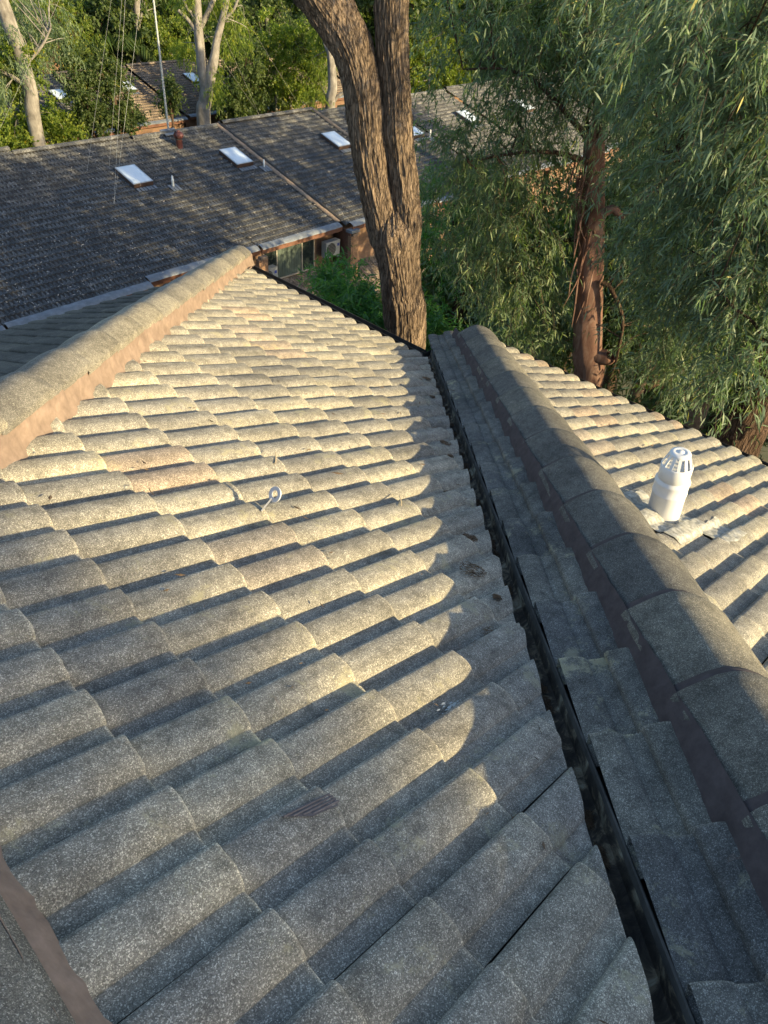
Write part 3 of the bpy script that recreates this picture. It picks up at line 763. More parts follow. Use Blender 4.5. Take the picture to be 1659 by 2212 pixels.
# small leaves, gum nuts and twigs scattered over the sunlit slopes
rr = random.Random(31); V = []; F = []
for i in range(170):
    if i % 4: x = rr.uniform(.3, 4.0); y = rr.uniform(x - 1.3, x + 1.0); z = -M_ * x - .012
    else: x = rr.uniform(2.2, 4.7); y = rr.uniform(x - 4.5, x - 2.3); z = -M_ * (x - .5) - .012
    a = rr.uniform(0, 6.28); L = rr.choice((.012, .018, .03, .05)) * rr.uniform(.6, 1.2); d = np.array([math.cos(a), math.sin(a), -M_ * math.cos(a)]); d /= np.linalg.norm(d)
    e_ = np.cross((ST, 0, CT), d); w_ = L * rr.choice((.05, .12, .16)); o = len(V); c = np.array([x, y, z])
    V += [c - d * L / 2, c + e_ * w_ + np.array([0, 0, .003]), c + d * L / 2 + np.array([0, 0, .004]), c - e_ * w_, c + np.array([0, 0, .005])]
    F += [(o, o + 3, o + 4), (o + 3, o + 2, o + 4), (o + 2, o + 1, o + 4), (o + 1, o, o + 4)]
tag(wmesh('scattered_leaves', V, F, MT['litter']), 'small dry leaves and twigs scattered over the sunlit tiles', 'fallen leaves', kind='stuff')

# ------------------------------------------------------------------ terraced houses down the hill
AZ = R_(2); PT = R_(16)
XN = np.array([math.cos(AZ), math.sin(AZ), 0]); YN = np.array([-math.sin(AZ), math.cos(AZ), 0])
UN = YN * math.cos(PT) + np.array([0, 0, math.sin(PT)])
NN = np.cross(XN, UN)
ZV = np.array([0, 0, 1.])

def terrace(P0, s0, s1, t0, t1, label, hoff=0, n_parts=300, material='nbtile', wall_h=3.2, seed=0, group='terraced houses', strips=True, gauge=.33):
    """one townhouse: s along the row, t up its front slope. Returns (thing, Slope)"""
    P0 = np.array(P0, float) + NN * hoff
    P = lambda s, t, h=0: P0 + XN * s + UN * t + NN * h
    base = P(( s0 + s1) / 2, t0); base[2] -= wall_h
    th = thing('townhouse', tuple(base), label, 'townhouse', group)
    sl = Slope(P0, -UN, XN)
    pitch = .15; rr = random.Random(seed)
    vs = [tile_mesh('roof_tile', MT[material], pitch, gauge, .044, 2, True, 40 + i, .05) for i in range(2)]
    items = []
    nc = int(round((t1 - t0) / gauge)); nt_ = int(round((s1 - s0) / (2 * pitch)))
    wv = (s1 - s0) / (nt_ * 2 * pitch)
    for c in range(nc):
        for k in range(nt_):
            mw = sl.mat(-(t0 + c * gauge), s0 + (k + 1) * 2 * pitch * wv - (.0 if c % 2 == 0 else 0), rr.uniform(-.003, .004), rr.gauss(0, .006), rr.gauss(0, .008)) @ Matrix.Diagonal((1, wv * .99, 1, 1))
            items.append((c, mw))
    for i, (c, mw) in enumerate(items[:n_parts]): obj('roof_tile', vs[rr.randrange(2)], th, mw)
    rest = items[n_parts:]
    if rest:
        me = vs[0]; co_ = np.empty(len(me.vertices) * 3); me.vertices.foreach_get('co', co_); co_ = co_.reshape(-1, 3)
        polys = [tuple(p.vertices) for p in me.polygons]; f4 = np.array([p for p in polys if len(p) == 4])
        VV = np.concatenate([co_ @ np.array(m.to_3x3()).T + np.array(m.translation) for _, m in rest])
        FF = np.concatenate([f4 + len(co_) * i for i in range(len(rest))])
        o = wmesh('upper_roof_tiles', VV, FF, MT[material], th); tag(o, kind='stuff')
    # deck, rear slope, ridge caps
    D = math.cos(PT) * t1
    pk = P(s0, t1, .0)
    b = MB()
    bk = lambda s, q: P(s, t1) + YN * q + ZV * (-math.tan(PT) * q)
    b.add([P(s0, t0, -.06), P(s1, t0, -.06), P(s1, t1, -.06), P(s0, t1, -.06)], [(0, 1, 2, 3)])
    b.build('roof_deck', MT['deck'], th)
    b = MB(); b.add([bk(s0, 0), bk(s1, 0), bk(s1, D), bk(s0, D)], [(0, 1, 2, 3)]); b.build('rear_roof', MT[material], th)
    L = s1 - s0; n = int(L / .38)
    capm = None
    for i in range(n):
        p = P(s0 + (i + .5) * L / n, t1, .0)
        if capm is None:
            V = []
            for x, r in ((-.2, 1), (.2, 1.1)):
                for a, h in ((.13, -.03), (.09, .045), (0, .075), (-.09, .045), (-.13, -.03)): V.append((x, a * r, h * r))
            capm = new_mesh('ridge_cap', V, [(j, j + 1, 6 + j, 5 + j) for j in range(4)] + [(9, 8, 7, 6, 5)], MT[material])
        mw = Matrix(((XN[0], YN[0], 0, p[0]), (XN[1], YN[1], 0, p[1]), (0, 0, 1, p[2]), (0, 0, 0, 1)))
        obj('ridge_cap', capm, th, mw @ Matrix.Rotation(rr.gauss(0, .015), 4, 'Z'))
    # lead apron at the eave and fascia
    if strips:
        nx_ = 26; V = []; rows = [(.03, .012), (-.1, .03), (-.26, .006), (-.3, -.03)]
        for i in range(nx_ + 1):
            s = s0 + .04 + (s1 - s0 - .08) * i / nx_
            for j, (dt, h) in enumerate(rows):
                V.append(P(s, t0 + dt + .02 * noise.noise(Vector((s * 2.2, j, seed))), h + .016 * noise.noise(Vector((s * 4, j * 2, seed + 4)))))
        F = [(i * 4 + j, i * 4 + 4 + j, i * 4 + 5 + j, i * 4 + 1 + j) for i in range(nx_) for j in range(3)]
        wmesh('lead_apron', V, F, MT['lead'], th, True)
    b = MB(); e = P((s0 + s1) / 2, t0 - .27); b.box(e + ZV * -.12 + YN * .03, s1 - s0 - .02, .03, .2, (XN, YN, ZV)); b.build('fascia', MT['rust'] if seed in (1, 3) else MT['fascia'], th)
    # walls
    b = MB()
    y0, y1 = .42, 2 * D * 1.0 - .3
    A = P(s0, t0)
    for (s, q, sx, sy) in (((s0 + s1) / 2, y0, s1 - s0 - .02, .2), ((s0 + s1) / 2, y1, s1 - s0 - .02, .2), (s0 + .11, (y0 + y1) / 2, .2, y1 - y0 - .21), (s1 - .11, (y0 + y1) / 2, .2, y1 - y0 - .21)):
        c = P0 + XN * s + YN * (t0 * math.cos(PT) + q) + ZV * (t0 * math.sin(PT)); c = c + ZV * (-.16 - wall_h / 2 + (.1 if q == y0 else 0))
        b.box(c, sx, sy, wall_h, (XN, YN, ZV))
    b.build('wall', MT['brick'], th)
    return th, P

def skylight(th, P, s, t, w_=.82, l_=1.25):
    b = MB(); c = P(s + w_ / 2, t + l_ / 2, .06); ax = (XN, UN, NN)
    b.box(c, w_ + .06, l_ + .06, .14, ax); fr = b.build('skylight', MT['copper'], th)
    b = MB(); b.box(P(s + w_ / 2, t + l_ / 2 + .02, .135), w_ + .08, l_ + .04, .03, ax); b.build('frame', MT['galv'], fr)
    V = []; F = []; n = 6
    for i in range(n + 1):
        for j in range(n + 1):
            u = i / n; v = j / n; V.append(P(s + w_ * (u * .96 + .02), t + l_ * (v * .96 + .03), .152 + .03 * (1 - (2 * u - 1) ** 4) * (1 - (2 * v - 1) ** 4)))
    F = [(i * (n + 1) + j, (i + 1) * (n + 1) + j, (i + 1) * (n + 1) + j + 1, i * (n + 1) + j + 1) for i in range(n) for j in range(n)]
    wmesh('pane', V, F, MT['skyglass'], fr, True)
    b = MB()
    for k in range(6): b.box(P(s - .02 + (k + .5) * .15, t - .22, .012 + (.004 if k % 2 else -.004)), .11, .24, .01, (XN, UN, NN))
    b.build('apron_flashing', MT['lead'], fr)

def small_vent(th, P, s, t, sc=1):
    p = P(s, t, 0)
    V, F = lathe([(.05 * sc, -.05), (.05 * sc, .2 * sc), (.058 * sc, .21 * sc), (.058 * sc, .25 * sc), (.045 * sc, .26 * sc), (.042 * sc, .36 * sc), (.02 * sc, .42 * sc)], 12, p)
    pv = wmesh('vent_stub', V, F, MT['white_metal'], th, True)
    b = MB()
    for k in (-1, 0, 1): b.box(P(s + k * .15, t - .12, .015), .11, .46, .012, (XN, UN, NN))
    b.build('flashing', MT['lead'], pv)

N0 = np.array([6.951, 21.93, -9.314])
units = []
th, P = terrace(N0, -5.2, .1, -.05, 9.0, 'dark tiled townhouse cut off by the left edge, beside the house of the first skylight', .02, 150, seed=1)
skylight(th, P, -2.6, 5.4)
th, P = terrace(N0, .1, 5.34, .0, 9.2, 'dark tiled townhouse at left whose roof carries no skylight, leaf-strewn', .05, seed=2); u0 = (th, P)
th, P = terrace(N0, 5.36, 10.46, .36, 9.0, 'dark tiled townhouse carrying the antenna mast and the round maroon vent', -.02, seed=3); u1 = (th, P)
skylight(th, P, 8.36, 5.4); small_vent(th, P, 9.9, 5.0)
th, P = terrace(N0, 10.48, 14.98, .32, 8.75, 'dark tiled townhouse with the long window and air conditioner under its eave', -.0, seed=5, wall_h=3.4); u2 = (th, P)
skylight(th, P, 13.5, 5.35); small_vent(th, P, 14.72, 5.0, .8)
th, P = terrace(N0, 15.25, 20.95, .02, 8.75, 'dappled townhouse roof just left of the big forked trunk', .1, seed=6); u3 = (th, P)
skylight(th, P, 19.45, 5.05)
th, P = terrace(N0, 21.25, 26.5, .1, 8.6, 'townhouse roof just right of the forked trunk with a skylight', -.05, 240, seed=7)
skylight(th, P, 25.0, 4.95); small_vent(th, P, 26.1, 4.7)
th, P = terrace(N0, 26.6, 32, .3, 8.8, 'townhouse roof half hidden behind the hanging gum leaves', .0, 120, 'nbtile', seed=8)
skylight(th, P, 30.2, 5.0)
th, P = terrace(N0, 32.1, 38, .0, 8.8, 'farther sunlit townhouse roof behind the hanging gum leaves', .1, 0, 'nbtile', seed=9)
skylight(th, P, 35.8, 5.0)
th, P = terrace(N0, 38.1, 46, .2, 8.8, 'farthest townhouse roof of the front row at the right', .1, 0, 'nbtile', seed=10)

# party wall mortar line and dark valley between two units
def strip(th, name, P, s, w_, t0, t1, h, m, seed=0, n=60):
    V = []
    for i in range(n + 1):
        t = t0 + (t1 - t0) * i / n
        for k, (a, dh) in enumerate(((-.5, -.05), (-.36, 0), (0, .02), (.36, 0), (.5, -.05))):
            V.append(P(s + a * w_ + .03 * noise.noise(Vector((t * 3, k, seed))), t, h + dh + .02 * noise.noise(Vector((t * 5, k * 3, seed + 2)))))
    F = [(i * 5 + j, i * 5 + 5 + j, i * 5 + 6 + j, i * 5 + 1 + j) for i in range(n) for j in range(4)]
    return wmesh(name, V, F, m, th, True)
strip(u2[0], 'party_wall_mortar', u2[1], 15.02, .2, .3, 8.8, .04, MT['mortar2'], 1)
strip(u3[0], 'party_wall_gutter', u3[1], 15.2, .16, .0, 8.9, -.05, MT['gutter'], 5)
strip(u3[0], 'party_wall_cap', u3[1], 21.0, .22, .2, 8.8, .05, MT['nbtile2'], 8)

# unit 2: window, air conditioner, brick pier, skirt roof
Pw = lambda s, q, z: N0 + XN * s + YN * q + ZV * z
th = u2[0]
b = MB(); b.box(Pw(11.0 + 1.35, .60, -1.02), 2.85, .04, 1.25, (XN, YN, ZV)); wf = b.build('window', MT['glass'], th)
b = MB()
for s in (10.95, 11.65, 13.05, 13.75): b.box(Pw(s, .565, -1.0), .05, .06, 1.3, (XN, YN, ZV))
for z in (-.38, -1.66): b.box(Pw(12.35, .56, z), 2.86, .062, .05, (XN, YN, ZV))
b.build('window_frame', MT['frame'], wf)
V = []
for i in range(40):
    s = 11.7 + 1.3 * i / 39
    for z in (-.42, -1.62): V.append(Pw(s, .573 - .006 * math.sin(i * 1.6), z))
wmesh('curtain', V, [(2 * i, 2 * i + 2, 2 * i + 3, 2 * i + 1) for i in range(39)], MT['curtain'], wf, True)
def aircon(c, label):
    c = np.array(c); t_ = thing('air_conditioner', tuple(c), label, 'air conditioner')
    b = MB(); b.box(c + ZV * .36, .82, .3, .66, (XN, YN, ZV)); b.build('casing', MT['galv'], t_)
    V, F = lathe([(.001, .0), (.05, .012), (.27, .012), (.28, 0)], 24, c + ZV * .36 - XN * .12 - YN * .152, (XN, ZV, -YN)); wmesh('fan_grille', V, F, MT['gutter'], t_)
    b = MB()
    for k in range(9): b.box(c + ZV * (.12 + k * .06) - XN * .12 - YN * .168, .56, .006, .008, (XN, YN, ZV))
    for r in (0, 1): b.box(c + XN * (-.3 + .6 * r) + ZV * -.01, .06, .34, .06, (XN, YN, ZV))
    b.build('guard_wires', MT['galv'], t_)
    b = MB(); b.box(c + XN * .3 - YN * .153 + ZV * .5, .12, .004, .12, (XN, YN, ZV)); b.build('blue_sticker', MT['bluestick'], t_)
    b = MB(); b.tube(spline([c + XN * .42 + ZV * .2, c + XN * .55 + ZV * .3, c + XN * .56 + ZV * .7], 12), .018, 6); b.build('pipe', MT['gutter'], t_)
MT['straw2'] = plain('bleached_leaf', (.42, .38, .33), .8, 0, .3, 5)
MT['bluestick'] = plain('blue_sticker', (.03, .06, .3), .5)
aircon(Pw(14.42, .2, -1.22), 'grey air conditioner beside the long window under the eave')
aircon(Pw(10.75, .1, -1.5), 'small air conditioner top just past the peak of the near roof')
def pier(th, s, q, z0, z1, nw=1):
    bm_ = MB(); bm_.box((0, 0, 0), .228, .108, .074); me = new_mesh('brick', bm_.V, bm_.F, MT['brickobj'])
    n = int((z1 - z0) / .086); b = MB(); b.box(Pw(s, q, (z0 + z1) / 2), .335, .215, z1 - z0, (XN, YN, ZV)); core = b.build('pier_mortar', MT['mortar2'], th)
    for k in range(n):
        z = z0 + (k + .5) * .086
        for dq in ((-.115,)):
            for ds in ((-.06, .12) if k % 2 else (-.12, .06)):
                sc = 1 if (k % 2) ^ (ds > 0) else .5
                w2 = .228 if (ds in (-.06,) or ds in (.06,)) else .108
                p = Pw(s + ds * (1.0 if w2 > .2 else 1.0), q - .062, z)
                mw = Matrix(((XN[0], YN[0], 0, p[0]), (XN[1], YN[1], 0, p[1]), (0, 0, 1, p[2]), (0, 0, 0, 1))) @ Matrix.Diagonal((w2 / .228, 1, 1, 1))
                obj('brick', me, core, mw)
        p = Pw(s - .172, q, z)
        mw = Matrix(((YN[0], -XN[0], 0, p[0]), (YN[1], -XN[1], 0, p[1]), (0, 0, 1, p[2]), (0, 0, 0, 1))) @ Matrix.Diagonal((.9, 1, 1, 1)) @ Matrix.Translation((0, .045, 0))
        obj('brick', me, core, mw)
pier(u3[0], 15.35, -.28, -3.2, -.28)
pier(u1[0], 10.45, .0, -3.0, -.25)
b = MB(); b.box(Pw(15.12, .05, -1.3), .06, .7, 2.3, (XN, YN, ZV)); b.build('wing_wall', MT['fascia'], u2[0])
b = MB(); b.box(Pw(15.3, -.25, -.17), .5, .36, .12, (XN, YN, ZV)); b.build('pier_cap', MT['lead'], u3[0])
# lower skirt roof below the window
vs = tile_mesh('skirt_tile', MT['nbtile2'], .15, .33, .03, 2, True, 60, .024)
sk = Slope(Pw(0, .5, -1.75), (-YN * .86 - ZV * .5) / math.hypot(.86, .5), XN)
for c in range(1, 7):
    for k in range(int((20 - 10.6) / .3)):
        if 14.9 < 10.6 + k * .3 < 15.5: continue
        obj('skirt_tile', vs, u2[0] if 10.6 + k * .3 < 15 else u3[0], sk.mat(c * .33, 10.6 + (k + 1) * .3 + (.15 if c % 2 else 0), 0))
b = MB(); b.add([sk.P(0, 10.6, -.06), sk.P(2.1, 10.6, -.06), sk.P(2.1, 20, -.06), sk.P(0, 20, -.06)], [(0, 1, 2, 3)]); b.build('skirt_deck', MT['deck'], u2[0])

# turbine vent on unit 1
p = u1[1](12.11, 7.7)if False else u1[1](10.0, 7.75)
p = N0 + XN * 12.11 + UN * 7.62
V, F = lathe([(.14, -.1), (.14, .22), (.16, .23), (.16, .26)], 20, p); tv = wmesh('turbine_vent', V, F, MT['turbine'], u2[0], True)
mb = MB()
for i in range(16):
    pts = []
    for k in range(7):
        a = 2 * math.pi * i / 16 + k * .14; e = -math.pi / 2 * .8 + k * math.pi / 2 * 1.75 / 6
        pts.append(p + np.array([.2 * math.cos(e) * math.cos(a), .2 * math.cos(e) * math.sin(a), .42 + .17 * math.sin(e)]))
    V = []
    for k, q in enumerate(pts):
        a = 2 * math.pi * i / 16 + k * .14; t = np.array([-math.sin(a), math.cos(a), 0]) * .036 * (1 - .5 * abs(k - 3) / 3); n_ = np.array([math.cos(a), math.sin(a), 0]) * .012
        V += [q - t - n_, q + t + n_]
    mb.add(V, [(2 * k, 2 * k + 1, 2 * k + 3, 2 * k + 2) for k in range(6)])
mb.build('vanes', MT['turbine'], tv, True)
V, F = lathe([(.075, .58), (.07, .61), (.001, .62)], 16, p); wmesh('cap', V, F, MT['turbine'], tv, True)
V, F = lathe([(.17, .26), (.12, .28), (.1, .56)], 14, p); wmesh('core', V, F, MT['deck'], tv, True)

# antenna mast with guy wires
mp = N0 + XN * 12.42 + UN * 8.85
ant = thing('antenna_mast', tuple(mp), 'tall thin galvanised antenna mast with guy wires standing on the townhouse ridge', 'antenna mast')
b = MB(); top = mp + ZV * 10
b.tube([mp - ZV * .1, mp + ZV * 3.4], .045, 8); b.tube([mp + ZV * 3.2, mp + ZV * 6.6], .038, 8); b.tube([mp + ZV * 6.4, top], .03, 8)
for k in range(28): b.tube([mp + ZV * (.3 + k * .34) - XN * .06, mp + ZV * (.3 + k * .34) + XN * .06], .014, 5)
b.build('mast', MT['galv'], ant)
b = MB(); b.box(N0 + XN * 12.4 + UN * 8.72 + NN * .02, .75, .5, .03, (XN, UN, NN)); b.build('base_flashing', MT['lead'], ant)
ends = [N0 + XN * 6.94 + UN * 4.63, N0 + XN * 4.5 + UN * 9.1, N0 + XN * 8.2 + UN * 6.9, N0 + XN * 17.8 + UN * 9.05, N0 + XN * 20.5 + UN * 8.95, N0 + XN * 7.3 + UN * 7.0]
for k, e in enumerate(ends):
    for hgt in ((9.8, 6.5) if k in (0, 3) else (9.8,)):
        b = MB(); b.tube([e, (e + mp + ZV * hgt) / 2 - ZV * .06, mp + ZV * hgt], .0032, 4, False); b.build('guy_wire', MT['wire'], ant)

# second row of terraces
R2 = np.array([30.1 - 1.5, 48.2, -10.75])
for i, (s0, s1, lb) in enumerate([(-26, -20, 'far roof at the left edge behind the white gum trunk'), (-19.9, -14, 'far brown roof behind the left gum trees'), (-13.9, -8, 'far brown roof seen between dark bushes at left'), (-7.9, -3, 'far brown roof behind the antenna guy wires'), (-2.9, 2.6, 'far sunlit roof left of the antenna mast'), (2.7, 8.2, 'far sunlit roof directly behind the antenna mast'),
                            (8.3, 14, 'far roof behind the middle gum trunk'), (14.1, 20, 'far roof hidden by the bright bushes'), (20.1, 26, 'far roof behind the forked trunk'), (26.1, 32, 'far roof right of the forked trunk'), (32.1, 38, 'far pale roof behind gum leaves'), (38.1, 46, 'farthest pale roof behind gum leaves')]):
    th, P = terrace(R2, s0, s1, .0, 7.3, lb, (i % 3) * .12, 0, 'nbtile2' if i not in (3,) else 'nbtile', seed=20 + i, group='far row of terraced houses')
    skylight(th, P, s0 + 3.4, 3.9)
    b = MB()
    Q = lambda s, q, z: R2 + XN * s + YN * q + ZV * z
    b.box(Q(s0 + 1.8, .3, -1.2), 1.6, .06, 1.1, (XN, YN, ZV)); b.box(Q(s0 + 4.2, .3, -1.2), 1.2, .06, 1.1, (XN, YN, ZV)); b.build('window', MT['glass'], th)
R3 = np.array([44., 66, -7.5])
for i in range(5):
    th, P = terrace(R3, -30 + i * 16, -24.5 + i * 16, 0, 6.5, ['most distant roof at far left in the trees', 'distant roof left of middle in the trees', 'distant roof in the middle of the trees', 'distant roof right of middle in the trees', 'distant roof at far right in the trees'][i], 0, 0, 'nbtile2', seed=60 + i, group='distant roofs in the forest', strips=False)

# pale fallen leaves strewn over the dark roofs
rr = random.Random(12); V = []; F = []
for i in range(900):
    s_ = rr.uniform(-3, 20.5); t = rr.random() ** 1.6 * 8.4 + .2
    if rr.random() < .35: s_ = rr.uniform(-2, 6); t = rr.uniform(.2, 3.5)
    q = N0 + XN * s_ + UN * t + NN * .075; a = rr.uniform(0, 6.28); r = rr.uniform(.025, .055); o = len(V)
    e1_ = XN * math.cos(a) + UN * math.sin(a); e2_ = -XN * math.sin(a) + UN * math.cos(a)
    V += [q - e1_ * r, q + e2_ * r * .25 + NN * .01, q + e1_ * r + NN * .008, q - e2_ * r * .25]; F.append((o, o + 1, o + 2, o + 3))
tag(wmesh('fallen_leaves', V, F, MT['straw2']), 'pale fallen gum leaves strewn over the dark townhouse roofs', 'fallen leaves', kind='stuff')

# ------------------------------------------------------------------ trees
def bark_tube(pts, rad, n, amp, fx, fz, seed, spiral=0.0, knots=()):
    """trunk with real furrows: pts m x 3, radii m"""
    V, F = tube(pts, rad, n); m = len(pts); V = V.reshape(m, n, 3).copy()
    C = np.array(pts)[:, None, :]; D = V - C; L = np.linalg.norm(D, axis=2, keepdims=True); U = D / L
    ln = np.concatenate([[0], np.cumsum(np.linalg.norm(np.diff(np.array(pts), axis=0), axis=1))])
    for i in range(m):
        for j in range(n):
            a = 2 * math.pi * j / n + spiral * ln[i]
            q = noise.noise(Vector((math.cos(a) * fx, math.sin(a) * fx, ln[i] * fz + seed)))
            q2 = noise.noise(Vector((math.cos(a) * fx * 2.3, math.sin(a) * fx * 2.3, ln[i] * fz * 2.1 + seed + 9)))
            rdg = (1 - abs(q) * 2.4) * .7 + (1 - abs(q2) * 2) * .3
            b = noise.noise(Vector((math.cos(a) * 1.1, math.sin(a) * 1.1, ln[i] * .9 + seed + 20)))
            q3 = noise.noise(Vector((math.cos(a) * fx * 1.6, math.sin(a) * fx * 1.6, ln[i] * fz * 7 + seed + 40)))
            V[i, j] += U[i, j] * (amp * (-rdg + .8 * q3 * (abs(q) > .12)) + L[i, j, 0] * .09 * b)
    for kp, kr, ka in knots:
        d = np.linalg.norm(V - np.array(kp), axis=2)
        V += U * (ka * np.exp(-(d / kr) ** 2) - ka * 1.2 * np.exp(-(d / (kr * .35)) ** 2))[:, :, None]
    return V.reshape(-1, 3), np.array(F)

def leaves(P, D, L, Wd, rng, droop=.25, six=True):
    """P base points, D unit directions, L lengths; returns V, F(list of arrays quads) for folded lance-shaped leaves"""
    n = len(P); r = rng.normal(size=(n, 3)); S_ = np.cross(D, r); S_ /= np.linalg.norm(S_, axis=1)[:, None] + 1e-9
    L = L[:, None]; W_ = (L[:, 0] * Wd)[:, None]
    g = np.array([0, 0, -1.])
    a = P + D * L * .33 + g * L * droop * .08; b = P + D * L * .7 + g * L * droop * .35; t = P + D * L * .98 + g * L * droop * .8
    if six:
        V = np.stack([P, a + S_ * W_, a - S_ * W_, b + S_ * W_ * .75, b - S_ * W_ * .75, t], axis=1).reshape(-1, 3)
        o = (np.arange(n) * 6)[:, None]
        F = np.concatenate([o + np.array([0, 1, 2, 2]), o + np.array([1, 3, 4, 2]), o + np.array([3, 5, 4, 4])])
        # triangles are stored as quads would break; build tri list instead
        T = np.concatenate([o + np.array(x) for x in ((0, 1, 2), (1, 3, 4), (1, 4, 2), (3, 5, 4))])
        return V, T
    m_ = P + D * L * .45 + g * L * droop * .15
    V = np.stack([P, m_ + S_ * W_, t, m_ - S_ * W_], axis=1).reshape(-1, 3)
    o = (np.arange(n) * 4)[:, None]
    return V, o + np.array([[0, 1, 2, 3]])

def shell_points(ells, n, rng, inner=.35):
    vol = np.array([np.prod(e[1]) ** (2 / 3) * (e[2] if len(e) > 2 else 1) for e in ells]); vol = vol / vol.sum()
    out = []; who = []
    for i, e in enumerate(ells):
        k = int(n * vol[i]) + 1
        v = rng.normal(size=(k, 3)); v /= np.linalg.norm(v, axis=1)[:, None]
        r = (inner + (1 - inner) * rng.random(k) ** .7)[:, None]
        out.append(np.array(e[0]) + v * r * np.array(e[1]) * (1 + .18 * rng.normal(size=(k, 1)))); who += [i] * k
    return np.concatenate(out), np.array(who)

def crown(name, ells, nspray, per, Lf, Wd, material, parent, seed, droop=.9, twigL=.5, six=True, spread=.5, inner=.35, twigs=True, clump=0, outward=.5):
    rng = np.random.default_rng(seed)
    C, who = shell_points(ells, nspray, rng, inner)
    if clump:                                        # pull sprays towards clump centres so that gaps open between clumps
        K = max(6, len(C) // clump); ctr = C[rng.integers(0, len(C), K)]
        d = ((C[:, None, :] - ctr[None, :, :]) ** 2).sum(2).argmin(1); C = C + (ctr[d] - C) * (.45 + .3 * rng.random((len(C), 1)))
    cen = np.array([e[0] for e in ells])[who]
    out = C - cen; out /= np.linalg.norm(out, axis=1)[:, None] + 1e-9
    ax = out * outward + rng.normal(size=C.shape) * .4 + np.array([0, 0, -droop]); ax /= np.linalg.norm(ax, axis=1)[:, None]
    tl = twigL * (.5 + rng.random(len(C)))
    f = rng.random((len(C), per))
    curve = np.array([0, 0, -.35])
    P = C[:, None, :] + ax[:, None, :] * (f * tl[:, None])[:, :, None] + curve * ((f * tl[:, None]) ** 2)[:, :, None] * droop + rng.normal(size=(len(C), per, 3)) * twigL * .05
    D = ax[:, None, :] * .55 + rng.normal(size=P.shape) * spread + np.array([0, 0, -.55 * droop])
    D /= np.linalg.norm(D, axis=2)[:, :, None]
    P = P.reshape(-1, 3); D = D.reshape(-1, 3)
    L = Lf * (.55 + .75 * rng.random(len(P)))
    V, F = leaves(P, D, L, Wd, rng, .4 if droop > .4 else .15, six)
    base = np.repeat(rng.random(len(C)) * .55, per) + rng.random(len(P)) * .42
    old = rng.random(len(P)) < .012; base[old] = 1.0
    k = 6 if six else 4
    o = wmesh(name, V, F, MT[material], parent, False, np.repeat(base, k))
    if twigs:
        sel = rng.random(len(C)) < (.6 if six else .25)
        c0 = C[sel]; c1 = c0 + ax[sel] * tl[sel][:, None] + curve * (tl[sel] ** 2)[:, None] * droop
        s_ = np.cross(ax[sel], (0.3, .5, .2)); s_ /= np.linalg.norm(s_, axis=1)[:, None]; s2 = np.cross(ax[sel], s_)
        w0 = Lf * .025
        V = np.stack([c0 + s_ * w0, c0 - s_ * w0, c0 + s2 * w0, c1 + s_ * w0 * .4, c1 - s_ * w0 * .4, c1 + s2 * w0 * .4], axis=1).reshape(-1, 3)
        q = (np.arange(len(c0)) * 6)[:, None]
        F = np.concatenate([q + np.array(x) for x in ((0, 1, 4, 3), (1, 2, 5, 4), (2, 0, 3, 5))])
        tag(wmesh('twigs', V, F, MT['twig'], parent), kind='stuff')
    return C

def limb(name, pts, mat_, parent, n=10, m=24, amp=.0, seed=0, fx=2.2):
    P = spline(pts, m)
    if amp > 0: V, F = bark_tube(P[:, :3], P[:, 3], n, amp, fx, 1.2, seed)
    else: V, F = tube(P[:, :3], P[:, 3], n)
    return wmesh(name, V, F, MT[mat_], parent, True)

def branches(parent, starts, C, k, r0, mat_, seed):
    """thin curved branches from points on the limbs to leaf sprays, joined as one part"""
    rng = np.random.default_rng(seed); V = []; F = []; o = 0
    starts = np.array(starts)
    for i in rng.integers(0, len(C), k):
        e = C[i]; d = np.linalg.norm(starts[:, :3] - e, axis=1); s = starts[np.argsort(d)[rng.integers(0, min(3, len(starts)))]][:3]
        mid = (s + e) / 2 + rng.normal(size=3) * np.linalg.norm(e - s) * .1 + np.array([0, 0, .12 * np.linalg.norm(e - s)])
        P = spline([s, mid, e], 9); v, f = tube(P, np.linspace(r0, r0 * .18, 9), 5)
        V.append(v); F.append(np.array(f) + o); o += len(v)
    if V: tag(wmesh('branches', np.concatenate(V), np.concatenate(F), MT[mat_], parent, True), kind='stuff')

def wp(px, py, hd, r): return (*at(px, py, hd), r)

# --- the big forked ironbark just beyond the eave
HB = 7.6
tb = at(872, 760, HB)
big = thing('ironbark_tree', (tb[0], tb[1], gz(tb[0], tb[1])), 'big rough-barked tree forking into two stout trunks right behind the near roof', 'tree')
sc = HB / FPX
def trunkpts(L):   # (centre px, py, width px) -> world points at the horizontal distance HB
    out = []
    for px, py, wd in L:
        p = at(px, py, HB); depth = (p - CAM) @ FWD; out.append((*p, wd / 2 * depth / FPX))
    return out
low = trunkpts([(876, 760, 86), (868, 620, 86), (861, 560, 92), (853, 500, 98), (852, 470, 78), (850, 440, 40), (849, 425, 12)])
low = [(low[0][0], low[0][1], -9.5, .36), (low[0][0], low[0][1], -6, low[0][3] * 1.12)] + low
Lft = trunkpts([(866, 700, 70), (850, 560, 72), (833, 500, 76), (812, 400, 78), (797, 300, 82), (785, 200, 86), (762, 110, 90), (725, 40, 98), (672, -40, 104), (610, -120, 100), (560, -230, 90)])
Rgt = trunkpts([(880, 700, 60), (878, 560, 60), (880, 480, 62), (868, 380, 70), (860, 300, 68), (855, 200, 66), (848, 100, 70), (846, 0, 72), (843, -100, 72), (850, -260, 66)])
up = lambda L, dz, dx: [(L[-1][0] + dx * i, L[-1][1] + dx * .4 * i, L[-1][2] + dz * i, L[-1][3] * (1 - .18 * i)) for i in range(1, 4)]
Lft += up(Lft, 1.2, -.25); Rgt += up(Rgt, 1.3, .1)
